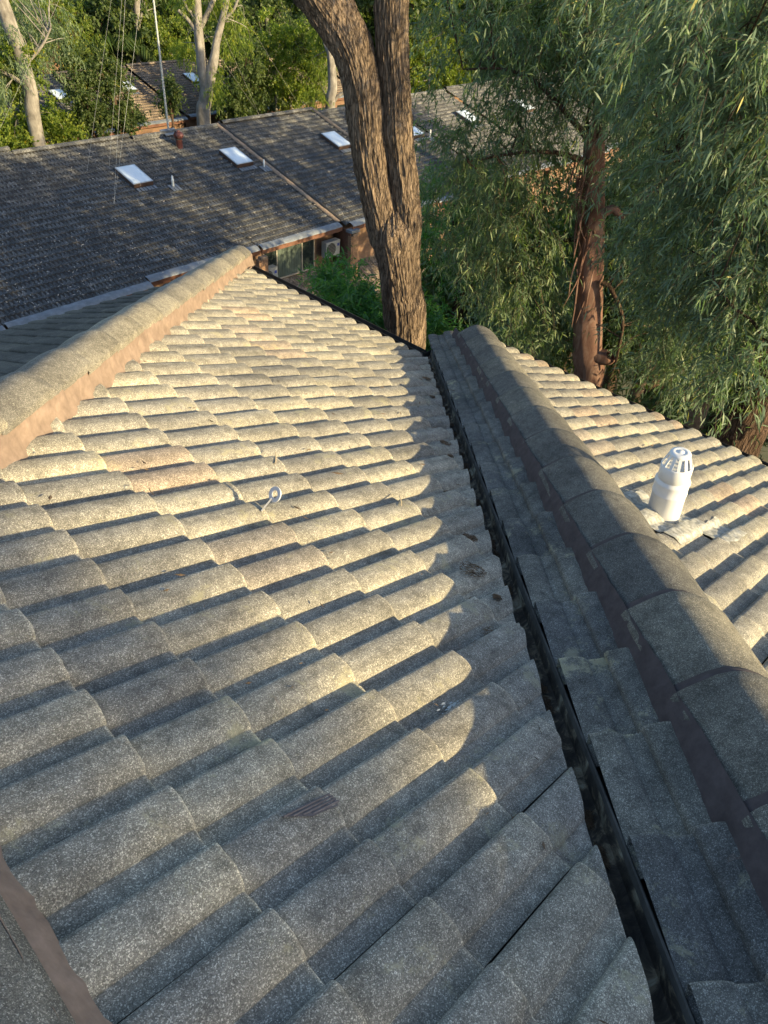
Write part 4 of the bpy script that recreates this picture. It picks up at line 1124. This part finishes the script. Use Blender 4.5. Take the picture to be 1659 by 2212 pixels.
kn = at(858, 285, HB - .1); kn2 = at(858, 520, HB - .25)
for nm, L, sd, m_ in (('lower_trunk', low, 2, 240), ('trunk', Lft, 5, 420), ('trunk', Rgt, 8, 420)):
    P = spline(L, m_)
    V, F = bark_tube(P[:, :3], P[:, 3], 180, .017, 9.0, 1.5, sd, .12, [(kn, .11, .05), (kn2, .13, .04)])
    wmesh(nm, V, F, MT['bark'], big, True)
tl, tr_ = Lft[-1], Rgt[-1]
for e in ((-2, 1.5, 1.5), (-2.5, -1, 2), (1.5, 2, 2)):
    s = tl if e[0] < 0 else tr_
    limb('limb', [(s[0], s[1], s[2], .1), (s[0] + e[0] * .5, s[1] + e[1] * .5, s[2] + e[2] * .7, .08), (s[0] + e[0], s[1] + e[1], s[2] + e[2], .05)], 'bark', big)
crown('foliage', [((tl[0] - 2, tl[1] + 1, tl[2] + 2.6), (2.6, 2.2, 1.3)), ((tr_[0] + 1.5, tr_[1] + 1.5, tr_[2] + 3), (2.6, 2.2, 1.3))], 900, 14, .13, .1, 'gumleaf', big, 91, six=False)

# --- red gum with the broken top
G = 11.2
b0 = at(1268, 800, G)
g1 = thing('red_gum_tree', (b0[0], b0[1], gz(b0[0], b0[1])), 'red-brown smooth gum trunk with a broken top wrapped in thin hanging foliage', 'tree', )
def gp(L, hd):
    out = []
    for px, py, wd in L:
        p = at(px, py, hd); out.append((*p, wd / 2 * ((p - CAM) @ FWD) / FPX))
    return out
tk = gp([(1268, 830, 66), (1268, 760, 64), (1272, 650, 60), (1276, 560, 58), (1278, 480, 56), (1280, 400, 52), (1282, 330, 46), (1284, 275, 40)], G)
tk = [(tk[0][0], tk[0][1], -10, .34), (tk[0][0], tk[0][1], -7, .27)] + tk
P = spline(tk, 150); V, F = bark_tube(P[:, :3], P[:, 3], 48, .006, 3.0, .7, 31, .2)
wmesh('trunk', V, F, MT['redbark'], g1, True)
# torn top and bark ribbons
rr = random.Random(8)
mb = MB(); tp = np.array(tk[-1][:3])
for i in range(9):
    a = i * .7; q = tp + np.array([math.cos(a) * .1, math.sin(a) * .1, -.1]); mb.tube([q, q + np.array([math.cos(a) * .03, math.sin(a) * .03, rr.uniform(.15, .42)])], [.04, .006], 5)
mb.build('torn_top', MT['darkbark'], g1)
mb = MB()
for i in range(26):
    q = at(1262 + rr.uniform(-16, 22), rr.uniform(285, 640), G - .22); l_ = rr.uniform(.25, 1.1)
    mb.tube(spline([q, q + np.array([rr.uniform(-.08, .08), rr.uniform(-.05, .05), -l_ * .5]), q + np.array([rr.uniform(-.15, .15), rr.uniform(-.12, .05), -l_])], 7), [.01, .014, .012, .012, .01, .008, .003], 4)
mb.build('bark_ribbons', MT['redbark'], g1)
lims = [gp([(1300, 462, 20), (1325, 452, 18), (1350, 470, 14), (1390, 430, 11), (1450, 380, 8), (1540, 360, 5)], G - .3),
        gp([(1285, 300, 22), (1290, 220, 18), (1275, 120, 14), (1262, 0, 10), (1250, -120, 8)], G),
        gp([(1290, 310, 18), (1330, 200, 13), (1370, 90, 10), (1400, -60, 8)], G + .2),
        gp([(1270, 300, 16), (1220, 240, 12), (1160, 180, 9), (1090, 150, 6), (1000, 150, 4)], G - .4),
        gp([(1270, 350, 14), (1200, 330, 10), (1120, 330, 7), (1010, 350, 4)], G - .3),
        gp([(1268, 520, 10), (1200, 520, 8), (1100, 540, 6), (1010, 600, 4)], G + .2),
        gp([(1300, 610, 12), (1320, 625, 10), (1345, 690, 8), (1335, 760, 6), (1325, 800, 4)], G - .2),
        gp([(1285, 770, 30), (1312, 772, 34), (1318, 768, 30)], G - .1)]
for i, L in enumerate(lims): limb('limb', L, 'redbark' if i in (0, 7) else 'whitebark' if i in (1, 2) else 'darkbark', g1, 8, 30)
ax_ = lambda px, py, hd: tuple(at(px, py, hd))
E1 = [(ax_(1240, 60, G), (1.15, 1.0, .9), 1), (ax_(1090, 110, G), (1.0, 1.0, .7), .6), (ax_(970, 40, G + .5), (.75, .8, .5), .35), (ax_(1360, 90, G), (.9, .9, .95), 1),
      (ax_(1150, 250, G), (.7, .8, .6), .7), (ax_(1060, 390, G), (1.0, 1.0, .7), .8), (ax_(1140, 430, G), (.75, .9, .7), 1), (ax_(960, 500, G), (.5, .7, .6), .6),
      (ax_(1090, 560, G), (1.0, .8, .65), 1.2), (ax_(1145, 610, G + .3), (.65, .8, .8), 1.1), (ax_(1000, 310, G), (.7, .7, .6), .6), (ax_(1430, 300, G + .4), (.8, .8, .9), 1.1), (ax_(1430, 520, G + .5), (.75, .8, .9), 1.2),
      (ax_(1140, 740, G), (.6, .6, .4), .8), (ax_(1390, 720, G + .5), (.5, .6, .7), .6), (ax_(1230, -130, G), (2.2, 1.8, 1.2), .5)]
C = crown('foliage', E1, 5200, 13, .1, .08, 'gumleaf', g1, 12, droop=.62, twigL=.42, inner=.1, clump=7, spread=.8, outward=.75)
branches(g1, [p for L in lims[:7] for p in spline(L, 12)], C, 150, .012, 'darkbark', 3)

# --- grey-leaved gum filling the right side, its leaning trunk at the lower right
g2 = thing('weeping_gum_tree', tuple(np.array([8.2, -.2, gz(8, 0)])), 'large gum with drooping grey-green foliage and a dark leaning trunk at the right edge', 'tree')
H2 = 7.6
tk2 = gp([(1560, 1010, 110), (1596, 930, 92), (1640, 850, 84), (1700, 740, 80), (1760, 600, 76), (1800, 400, 72), (1830, 150, 66), (1840, -200, 60)], H2)
tk2 = [(tk2[0][0] - .3, tk2[0][1] + .1, -9, .4)] + tk2
P = spline(tk2, 220); V, F = bark_tube(P[:, :3], P[:, 3], 70, .014, 4.2, 1.0, 44, .1)
wmesh('trunk', V, F, MT['darkbark'], g2, True)
lims2 = [gp([(1830, 250, 40), (1740, 180, 22), (1640, 190, 14), (1600, 150, 10), (1560, 110, 6)], H2 + .3), gp([(1800, 500, 30), (1700, 380, 16), (1560, 300, 12), (1440, 330, 7)], H2 + 1),
         gp([(1790, 560, 24), (1700, 520, 12), (1600, 560, 8), (1500, 600, 5)], H2 + .4), gp([(1659, 770, 8), (1630, 700, 7), (1580, 660, 6), (1540, 600, 4)], H2 - .3),
         gp([(1460, 330, 14), (1480, 270, 12), (1500, 200, 9), (1530, 100, 7)], H2 + 1.3), gp([(1820, 100, 30), (1700, -20, 14), (1550, -80, 8)], H2 + .5)]
for i, L in enumerate(lims2): limb('limb', L, 'whitebark' if i == 0 else 'darkbark', g2, 8, 30)
E2 = [(ax_(1560, 60, H2 + .8), (.85, .8, .7), 1), (ax_(1650, 200, H2 + .2), (.7, .7, .7), 1.1), (ax_(1480, 250, H2 + 1.2), (.7, .8, .7), 1), (ax_(1600, 420, H2 + .4), (.75, .8, .75), 1.3),
      (ax_(1470, 470, H2 + 1), (.7, .8, .7), 1.1), (ax_(1660, 600, H2), (.6, .6, .7), 1.1), (ax_(1540, 640, H2 + .6), (.7, .7, .65), 1.2), (ax_(1455, 660, H2 + 1.2), (.5, .6, .6), .8),
      (ax_(1600, 790, H2 - .3), (.42, .4, .42), .9), (ax_(1460, 780, H2 + .9), (.5, .5, .35), .6), (ax_(1650, 740, H2 - .3), (.35, .35, .5), .6), (ax_(1380, 140, H2 + 2.4), (.8, .8, .8), .8), (ax_(1700, -100, H2), (1.8, 1.5, 1.0), .6), (ax_(1800, 350, H2), (1.0, 1.2, 1.2), .6)]
C = crown('foliage', E2, 5200, 13, .098, .072, 'gumleaf2', g2, 14, droop=.62, twigL=.36, inner=.1, clump=7, spread=.75, outward=.75)
branches(g2, [p for L in lims2 for p in spline(L, 12)], C, 150, .01, 'darkbark', 5)

# --- generic trees further off
def tree(name, px, py, hd, rx, rz, label, m='darkleaf', leaf=.16, n=700, per=12, bark='darkbark', trunk_r=.16, seed=0, six=False, droop=.25, lobes=7, group=None, wd=.22, path=None, clump=10, top=None):
    c = at(px, py, hd); r = np.random.default_rng(seed + 100)
    g = gz(c[0], c[1]); bx, by = c[0] + r.normal() * .3, c[1] + r.normal() * .3
    t = thing(name, (bx, by, g), label, 'tree', group)
    E = []
    for i in range(lobes):
        v = r.normal(size=3); v /= np.linalg.norm(v); f = .62 if i else 0
        q = c + v * np.array([rx, rx, rz]) * f; E.append((tuple(q), tuple(np.array([rx, rx, rz]) * r.uniform(.38, .6))))
    C = crown('foliage', E, n, per, leaf, wd, m, t, seed, droop=droop, twigL=leaf * 3, six=six, spread=.8, inner=.45, twigs=False, clump=clump, outward=.9)
    if path is None:
        path = [(bx, by, g - .3, trunk_r * 1.3), ((bx + c[0]) / 2, (by + c[1]) / 2, (g + c[2]) / 2, trunk_r), (c[0], c[1], c[2], trunk_r * .5)]
    limb('trunk', path, bark, t, 10, 30)
    st = []
    for e in E[1:]:
        s = np.array(path[-1][:3]) * .6 + np.array(path[-2][:3]) * .4; e_ = np.array(e[0])
        L = [(*s, trunk_r * .45), (*((s + e_) / 2 + np.array([0, 0, -.1 * rz])), trunk_r * .3), (*e_, trunk_r * .12)]
        limb('limb', L, bark, t, 6, 10); st += [p for p in spline(L, 5)]
    branches(t, st, C, 24, trunk_r * .14, bark, seed)
    return t

# shrubs and understorey just past the eave
BS = dict(m='bamboo', leaf=.15, wd=.085, six=True, droop=.35, bark='twig', trunk_r=.03)
tree('bamboo_shrub', 768, 668, 13.5, .72, .6, 'bright green narrow-leaved shrub left of the forked trunk below the window', seed=1, n=700, **BS)
tree('bamboo_shrub', 715, 600, 14.5, .3, .25, 'small feathery green shoot left of the bright shrub', seed=2, n=150, **BS)
tree('bamboo_shrub', 930, 700, 12.5, .6, .7, 'low bright green shrub just right of the forked trunk base', seed=3, n=420, **BS)
tree('understorey_tree', 1010, 520, 16, 1.6, 1.4, 'mid green bushy tree right of the forked trunk', seed=4, n=900, m='bamboo', leaf=.16, wd=.09, six=True, droop=.5)
tree('understorey_tree', 960, 640, 17, 1.9, 1.6, 'dark green understorey tree in the shade behind the valley end', seed=5, n=800, m='darkleaf', leaf=.18, six=False)
tree('understorey_tree', 1130, 680, 14.5, 1.6, 1.3, 'blue-green understorey tree left of the red gum trunk', seed=6, n=1100, m='gumleaf2', leaf=.13, wd=.1, six=True, droop=.6)
tree('understorey_tree', 1420, 700, 15.5, 2.1, 1.8, 'dark understorey tree between the red gum and the leaning trunk', seed=7, n=1000, m='darkleaf', leaf=.16, wd=.12, droop=.6)
tree('understorey_tree', 1620, 520, 15, 2.2, 2.2, 'dark bushy tree behind the weeping gum foliage', seed=8, n=900, m='darkleaf', leaf=.18)
tree('understorey_tree', 1280, 560, 17.5, 2.4, 2.2, 'dark leafy tree directly behind the red gum trunk', seed=9, n=900, m='darkleaf', leaf=.18)
tree('understorey_tree', 1500, 200, 18, 2.6, 2.4, 'tall shaded tree behind the upper right foliage', seed=10, n=1100, m='gumleaf', leaf=.17, wd=.12)
tree('understorey_tree', 1300, 900, 12.0, 1.3, .7, 'low dark shrub under the red gum at the roof edge', seed=11, n=500, m='darkleaf', leaf=.13, wd=.14)
tree('understorey_tree', 1560, 890, 11.0, 1.4, .9, 'dark shrub in the shadow beside the leaning trunk', seed=12, n=500, m='darkleaf', leaf=.13, wd=.14)

# palm with arching fronds in the shade
def palm(px, py, hd, label, nf, Lf, seed, tall=True):
    c = at(px, py, hd); g = gz(c[0], c[1]); rng = np.random.default_rng(seed)
    t = thing('palm', (c[0], c[1], g), label, 'palm', None)
    limb('trunk', [(c[0], c[1], g - .2, .16), (c[0] + .05, c[1], (g + c[2]) / 2, .13), (c[0], c[1], c[2], .12)], 'twig', t, 10, 24)
    Vf = []; Ff = []; o = 0; Vs = []; Fs = []; o2 = 0; R = []
    for i in range(nf):
        a = 2 * math.pi * i / nf + rng.normal() * .15; el = rng.uniform(.1, 1.1)
        h = np.array([math.cos(a), math.sin(a), 0]); P = [c + h * Lf * (.06 + .9 * s * math.cos(el * .8)) + ZV * Lf * (math.sin(el) * s - .75 * s * s) for s in np.linspace(0, 1, 12)]
        v, f = tube(P, np.linspace(.018, .004, 12), 4); Vs.append(v); Fs.append(np.array(f) + o2); o2 += len(v)
        P = spline(P, 46); T = np.gradient(P, axis=0); T /= np.linalg.norm(T, axis=1)[:, None]
        sd_ = np.cross(T, (0, 0, 1.)); sd_ /= np.linalg.norm(sd_, axis=1)[:, None] + 1e-9
        for sg in (-1, 1):
            D = sd_ * sg * .8 + T * .5 + np.array([0, 0, -.35]) + rng.normal(size=T.shape) * .06; D /= np.linalg.norm(D, axis=1)[:, None]
            L = Lf * .34 * np.sin(np.linspace(.35, 2.9, 46))
            v, f = leaves(P, D, L, .05, rng, .5, True); Vf.append(v); Ff.append(f + o); o += len(v); R.append(np.repeat(rng.random(46) * .6 + .2, 6))
    wmesh('fronds', np.concatenate(Vf), np.concatenate(Ff), MT['palmleaf'], t, False, np.concatenate(R)); wmesh('frond_stems', np.concatenate(Vs), np.concatenate(Fs), MT['palmleaf'], t, True, np.full(o2, .4))
palm(1500, 880, 11.5, 'small palm with stiff fronds in the shade left of the leaning trunk', 16, 1.1, 3)
palm(1440, 640, 14.5, 'palm fronds catching light behind the red gum foliage', 14, 1.5, 4)
palm(1545, 790, 9.8, 'thin grassy palm under the weeping foliage', 12, .7, 5)
palm(215, 30, 76, 'sunlit palm with long bright fronds at the top left', 18, 5.6, 6)
palm(262, 85, 72, 'second darker palm below the sunlit one at top left', 14, 3.4, 7)

# pale gums between the terraces
def gum(px_list, hd, label, limbs, ells, leafm, seed, n=1200, leaf=.16, barkm='whitebark', name='pale_gum_tree'):
    L = gp(px_list, hd); x, y = L[0][0], L[0][1]; g = gz(x, y)
    t = thing(name, (x, y, g), label, 'tree', None)
    L = [(x, y, g - .3, L[0][3] * 1.1)] + L
    P = spline(L, 80); V, F = bark_tube(P[:, :3], P[:, 3], 28, .01, 2.0, .5, seed); wmesh('trunk', V, F, MT[barkm], t, True)
    st = []
    for l_ in limbs:
        q = gp(l_, hd); limb('limb', q, barkm, t, 8, 24); st += [p for p in spline(q, 8)]
    E = [(tuple(at(a, b, hd + dz)), (r1, r1, r2)) for a, b, dz, r1, r2 in ells]
    C = crown('foliage', E, n, 12, leaf, .13, leafm, t, seed, droop=.8, twigL=.6, six=False, twigs=False, inner=.2, clump=9)
    branches(t, st or [p for p in P], C, 40, .03, barkm, seed)
    return t
gum([(78, 285, 30), (66, 200, 29), (45, 120, 30), (20, 50, 31), (-5, -20, 32), (-30, -90, 30)], 48, 'pale smooth gum trunk leaning left at the top left corner', [[(62, 190, 12), (25, 165, 9), (-5, 150, 7)], [(55, 140, 8), (90, 100, 6), (110, 60, 4)]],
    [(-20, 100, 0, 2.2, 1.6), (60, 60, 2, 2.0, 1.6), (110, 100, 3, 1.8, 1.8), (-10, 165, -1, 1.2, .9), (40, 10, 3, 3, 2), (20, 215, -1, .8, .5)], 'gumleaf', 201, 1300)
gum([(118, 250, 22), (105, 190, 20), (92, 120, 19), (70, 60, 18), (50, 0, 16)], 66, 'darker gum trunk leaning behind the pale one at left', [[(100, 150, 10), (130, 90, 7), (150, 40, 5)]], [(120, 40, 0, 2.2, 2.0), (60, 20, 0, 2, 2), (170, 90, 1, 1.8, 1.6)], 'bushleaf', 202, 900, barkm='darkbark', name='leaning_gum_tree')
gum([(440, 262, 30), (443, 220, 28), (452, 170, 25), (462, 130, 20), (468, 90, 17), (478, 50, 15), (490, 0, 13), (500, -60, 11)], 50, 'pale gum in the middle whose trunk divides behind the roof ridge',
    [[(446, 200, 22), (436, 150, 20), (432, 100, 20), (428, 60, 20), (425, 0, 18), (420, -60, 15)], [(430, 75, 14), (408, 45, 9), (385, 22, 7)], [(428, 62, 12), (415, 30, 8), (402, 15, 6), (396, -20, 5)], [(432, 60, 13), (448, 30, 11), (466, -10, 9)], [(480, 45, 8), (505, 20, 6), (520, -20, 5)]],
    [(455, 170, 1, .8, .8), (405, 100, 2, 1.0, 1.0), (500, 70, 2, 1.2, 1.4), (470, 190, -1, .7, .8), (440, -10, 1, 2, 1.2)], 'bushleaf', 203, 900)
gum([(713, 238, 22), (718, 190, 20), (716, 140, 18), (712, 100, 15), (708, 40, 10)], 55, 'brown slender trunk with bright foliage left of the forked trunk', [[(716, 225, 10), (728, 210, 8), (742, 200, 6)], [(716, 130, 8), (700, 90, 6), (690, 40, 4)]],
    [(700, 70, 1, 1.0, 1.4), (690, 150, 2, .9, 1.2), (745, 60, 2, 1.2, 1.6), (680, 205, 0, .7, .6)], 'bushleaf', 204, 900, barkm='whitebark', name='slender_gum_tree')
gum([(298, 120, 14), (297, 60, 14), (295, 0, 13), (294, -60, 12)], 72, 'distant pale trunk left of the antenna mast', [[(298, 60, 6), (310, 20, 5)]], [(300, 20, 2, 2.4, 2)], 'bushleaf', 205, 500)
gum([(600, 150, 10), (585, 100, 10), (575, 30, 9), (570, -30, 8)], 74, 'distant pale trunk left of the bright bushes', [[(590, 115, 6), (610, 90, 5), (628, 60, 4)]], [(590, 30, 2, 2.2, 2)], 'bushleaf', 206, 500)

K = 'trees between the terraces'
spec = [  # px, py, dist, rx, rz, material, label
 (20, 290, 33, 1.1, .7, 'bushleaf', 'bright bush at the far left edge above the dark roof ridge'),
 (118, 275, 33.5, 1.0, .9, 'bushleaf', 'bright rounded bush just above the ridge, right of the leaning pale trunk'),
 (60, 305, 32.5, 1.2, .55, 'darkleaf', 'low dark hedge-like bush behind the left ridge'),
 (10, 150, 36, 1.3, 1.1, 'bushleaf', 'olive bush hanging in at the left edge beside the pale trunk'),
 (180, 180, 38, .9, 1.3, 'darkleaf', 'dark bush left of the guy wires in front of the far roof'),
 (215, 250, 37, 1.0, .6, 'darkleaf', 'low dark bush behind the ridge under the guy wires'),
 (268, 245, 37, .7, .6, 'darkleaf', 'dark wispy bush just left of the antenna mast'),
 (240, 165, 42, .9, 1.2, 'darkleaf', 'dark tree crown behind the guy wires'),
 (365, 205, 38, .5, .6, 'darkleaf', 'small dark tree directly behind the mast foot'),
 (370, 100, 50, 2.6, 2.4, 'bushleaf', 'sunlit tree crown right of the mast at the top'),
 (320, 60, 55, 2.8, 2.6, 'bushleaf', 'sunlit tree crown left of the mast at the top'),
 (510, 150, 42, 1.9, 1.8, 'darkleaf', 'olive tree right of the dividing pale trunk'),
 (500, 225, 38, 1.2, .9, 'darkleaf', 'dark low tree behind the ridge right of the pale trunk'),
 (560, 215, 38, 1.4, 1.0, 'darkleaf', 'dark bush right of the middle behind the ridge'),
 (595, 110, 44, 1.9, 1.7, 'bushleaf', 'bright rounded crown in the middle distance'),
 (640, 195, 40, 1.5, 1.1, 'bushleaf', 'brightest rounded bush left of the slender trunk'),
 (660, 110, 46, 1.5, 1.7, 'darkleaf', 'olive crown behind the slender trunk'),
 (560, 60, 52, 2.4, 2.2, 'darkleaf', 'shaded crown behind the bright rounded crown'),
 (930, 130, 46, 2.6, 2.6, 'bushleaf', 'brilliant yellow-green tree just right of the forked trunk'),
 (905, 60, 50, 2.6, 2.2, 'bushleaf', 'yellow-green crown at the top right of the forked trunk'),
 (960, 190, 42, 1.6, 1.2, 'bushleaf', 'lower sunlit bush right of the forked trunk'),
 (820, 60, 52, 1.6, 2.4, 'bushleaf', 'sunlit foliage seen between the two forked stems'),
 (1020, 60, 54, 2.8, 2.6, 'darkleaf', 'shaded tree beyond the hanging leaves'),
 (1150, 70, 58, 3.4, 3.0, 'bushleaf', 'distant sunlit crown behind the red gum foliage'),
 (1320, 60, 58, 3.6, 3.0, 'darkleaf', 'distant shaded crown above the red gum'),
 (1480, 80, 50, 3.4, 3.2, 'darkleaf', 'distant crown behind the weeping gum'),
 (1620, 120, 45, 3.2, 3.4, 'darkleaf', 'distant crown at the right edge')]
def gap_hd(px):                                   # distance of the strip of garden between the two terraces in that direction
    d = at(px, 250, 1.0) - CAM; return (44.2 - CAM[1]) / (d[1] - d[0] * math.tan(AZ)) * 1.0
for i, (px, py, hd, rx, rz, m, lb) in enumerate(spec):
    h2 = gap_hd(px) if hd <= 47 else hd + 24
    rx *= h2 / hd; rz *= h2 / hd; hd = h2
    tree('bushy_tree', px, py, hd, rx, rz, lb, m, leaf=.2, n=int(330 * rx), per=12, bark='darkbark' if m == 'darkleaf' else 'whitebark', trunk_r=.11, seed=300 + i, group=K, wd=.24, lobes=7, clump=8)

# forest filling the slope behind: individual trees copied from a few kinds
protos = []
for v in range(4):
    rng_ = np.random.default_rng(500 + v)
    t = thing('forest_tree', (0, 0, 0), 'tall leafy tree of the forest closing the view behind the terraces', 'tree', 'forest trees behind the terraces')
    E = []
    for i in range(9):
        q = rng_.normal(size=3); q /= np.linalg.norm(q); E.append(((q[0] * 2.6, q[1] * 2.6, 9.5 + q[2] * 3.2), (1.9, 1.9, 1.7)))
    crown('foliage', E, 1000, 12, .34, .3, 'bushleaf' if v % 2 else 'darkleaf', t, 700 + v, droop=.3, twigL=.8, six=False, spread=.8, inner=.4, twigs=False, clump=9, outward=.9)
    limb('trunk', [(0, 0, -.5, .3), (.2, .1, 4, .24), (0, .3, 9, .14)], 'whitebark' if v % 2 else 'darkbark', t, 10, 20)
    for i in range(5):
        q = E[i][0]; limb('limb', [(0, .2, 6, .13), (q[0] * .5, q[1] * .5, 8, .1), (*q, .05)], 'whitebark' if v % 2 else 'darkbark', t, 6, 10)
    protos.append(t)
used = [False] * 4; rf = random.Random(77); kids = {p.name: [c for c in bpy.data.objects if c.parent == p] for p in protos}
k = 0
for row, (hd, n_) in enumerate([(76, 16), (86, 17), (98, 18), (115, 20), (140, 22)]):
    for i in range(n_):
        px = -250 + 2200 * (i + .5 * (row % 2) + rf.uniform(-.25, .25)) / n_
        c = at(px, 60, hd * rf.uniform(.95, 1.05)); v = rf.randrange(4); p = protos[v]; s = rf.uniform(.85, 1.3) * (1 + row * .07)
        if not used[v]: r = p; used[v] = True
        else:
            r = p.copy(); COL.objects.link(r)
            for ch in kids[p.name]:
                q = ch.copy(); COL.objects.link(q); q.parent = r
        r.location = (c[0], c[1], gz(c[0], c[1]) - .2); r.rotation_euler = (0, 0, rf.uniform(0, 6.28)); r.scale = (s, s, s * rf.uniform(.9, 1.2)); k += 1
        zone = 'at the far left' if px < 150 else 'left of the antenna mast' if px < 330 else 'above the middle pale gum' if px < 560 else 'left of the forked trunk' if px < 760 else 'right of the forked trunk' if px < 1100 else 'above the red gum' if px < 1400 else 'toward the right edge'
        r['label'] = ['nearest forest tree row', 'second forest tree row', 'third forest tree row', 'fourth forest tree row', 'hindmost forest tree row'][row] + ' behind the terraces, ' + zone

# unseen gum south of the house, leaves set to shade the slope; added crowns
sx, sy = .60 + 14 * .26 - .97 * .42, -.60 - 14 * .965 - .26 * .42
def added_shade_tree(x, y, r, h, label, ells, seed, n=900, m='gumleaf'):
    g = gz(x, y); t = thing('shade_gum_tree', (x, y, g), label, 'tree', None)
    P = spline([(x, y, g - .3, r * 1.1), (x, y, 0, r), (x + .02, y, 5, r * .98), (x, y, h, r * .8)], 140); V, F = bark_tube(P[:, :3], P[:, 3], 40, .012, 3, .8, seed); wmesh('trunk', V, F, MT['redbark'], t, True)
    for e in ells: limb('limb', [(x, y, h - .3, r * .6), ((x + e[0][0]) / 2, (y + e[0][1]) / 2, (h + e[0][2]) / 2, r * .4), (*e[0], .05)], 'redbark', t, 8, 12)
    crown('foliage', ells, n, 12, .2, .16, m, t, seed, droop=.8, twigL=.6, six=False, twigs=False, inner=.2, clump=8)
s_ = 19.5; ex, ey = .60 + s_ * .26, -.60 - s_ * .965          # a point on the edge of its shade
cxw = lambda a, b=0: (ex - .966 * a + .26 * b, ey - .26 * a - .966 * b)
pt = cxw(2.6, .4)
t = thing('shade_gum_tree', (pt[0], pt[1], gz(*pt)), 'tall thin-leaved gum south of the house behind the camera', 'tree')
P = spline([(*pt, gz(*pt) - .3, .26), (*pt, 0, .22), (*pt, 6, .17), (*pt, 10, .08)], 60); V, F = bark_tube(P[:, :3], P[:, 3], 30, .01, 3, .8, 3); wmesh('trunk', V, F, MT['redbark'], t, True)
rg = np.random.default_rng(5); n_ = 24000
a_ = .2 + 3.1 * rg.random(n_); a_ = a_ + rg.normal(size=n_) * .10; b_ = rg.uniform(-1.1, 1.1, n_); z_ = rg.uniform(3.4, 10.0, n_)  # leaf block shaped to dim the sun on the lower slope
Pl = np.stack([ex - .966 * a_ + .26 * b_, ey - .26 * a_ - .966 * b_, z_], axis=1)
Dl = rg.normal(size=(n_, 3)) + np.array([0, 0, -.7]); Dl /= np.linalg.norm(Dl, axis=1)[:, None]
V, F = leaves(Pl, Dl, .13 + .06 * rg.random(n_), .17, rg, .3, False)
wmesh('foliage', V, F, MT['gumleaf'], t, False, np.repeat(rg.random(n_), 4))
for z in np.arange(3.8, 9.8, .5):
    limb('limb', [(*pt, z - .4, .05), (*cxw(1.6, rg.uniform(-.6, .6)), z, .03), (*cxw(.5, rg.uniform(-.8, .8)), z + .2, .01)], 'redbark', t, 6, 10)
added_shade_tree(17.5, 3, .3, 0, 'spreading gum in the gully east of the house', [((15.5, 4, .6), (2.6, 2, 1.6)), ((18.5, 3, 1.2), (2.6, 2.2, 1.8)), ((21, 5, .2), (2.4, 2.2, 1.8)), ((17.5, 5.5, -1.9), (3, 1.6, 1.5)), ((20.5, 4, -2.2), (2.4, 1.6, 1.4))], 802, 2000)  # these gully gums are added to keep sun off the townhouse roofs
added_shade_tree(26, 4, .3, 0, 'second spreading gum farther east in the gully', [((24, 3, .9), (2.8, 2, 1.8)), ((28, 5, 1.0), (2.8, 2.4, 2)), ((31, 6, .0), (2.6, 2.2, 2)), ((25.5, 7, -1.8), (3, 2, 1.7)), ((29, 7, -2.0), (3, 2, 1.5))], 803, 2000)
added_shade_tree(36, 8, .3, 0, 'third spreading gum farthest east in the gully', [((34.5, 7, 0), (2.6, 2.4, 2)), ((38, 9, -.4), (2.8, 2.4, 2))], 805, 900)

for i, (x, y, z, r, lb) in enumerate([(20, 10.5, -7, 2.4, 'shaded tree in the gully below the townhouse with the air conditioner'), (24, 10, -6.5, 2.6, 'leafy tree in the gully behind the red gum'), (28.5, 11, -6.5, 2.6, 'leafy tree in the gully hidden by the weeping gum'), (33.5, 13, -6, 2.8, 'leafy tree farther along the gully at the right')]):
    g = gz(x, y); t = thing('gully_tree', (x, y, g), lb, 'tree', 'trees in the gully')
    E = [((x + r * .5 * math.cos(k * 1.3), y + r * .4 * math.sin(k * 1.3), z + .5 * math.sin(k * 2.1)), (r * .55, r * .5, r * .5)) for k in range(6)]
    C = crown('foliage', E, 1000, 12, .2, .16, 'darkleaf', t, 900 + i, droop=.5, twigL=.5, six=False, twigs=False, inner=.3, clump=8)
    limb('trunk', [(x, y, g - .3, .2), (x + .2, y, (g + z) / 2, .16), (x, y, z, .08)], 'darkbark', t, 8, 16)

added_shade_tree(14, -6.5, .25, 1.5, 'gum south-east of the red gum outside the view', [((12.6, -6, 3.0), (1.5, 1.8, 1.6)), ((15.0, -6.5, 3.4), (2.2, 2, 1.8)), ((17.5, -5.5, 2.4), (2.2, 2, 2)), ((13.6, -5.5, 1.2), (1.6, 1.6, 1.2))], 806, 1700)  # added out of view to block sun from the gum foliage

added_shade_tree(10.5, -3.2, .2, -3.6, 'low dense bush tree beside the right slope outside the view', [((10.5, -2.6, -2.9), (1.5, 1.2, 1.2)), ((8.6, -3.2, -3.2), (1.3, 1.2, 1.1)), ((12.8, -2.2, -2.8), (1.6, 1.3, 1.3)), ((15.2, -1.5, -2.6), (1.6, 1.4, 1.4))], 807, 1500, 'darkleaf')  # added out of view to darken the understorey past the eave
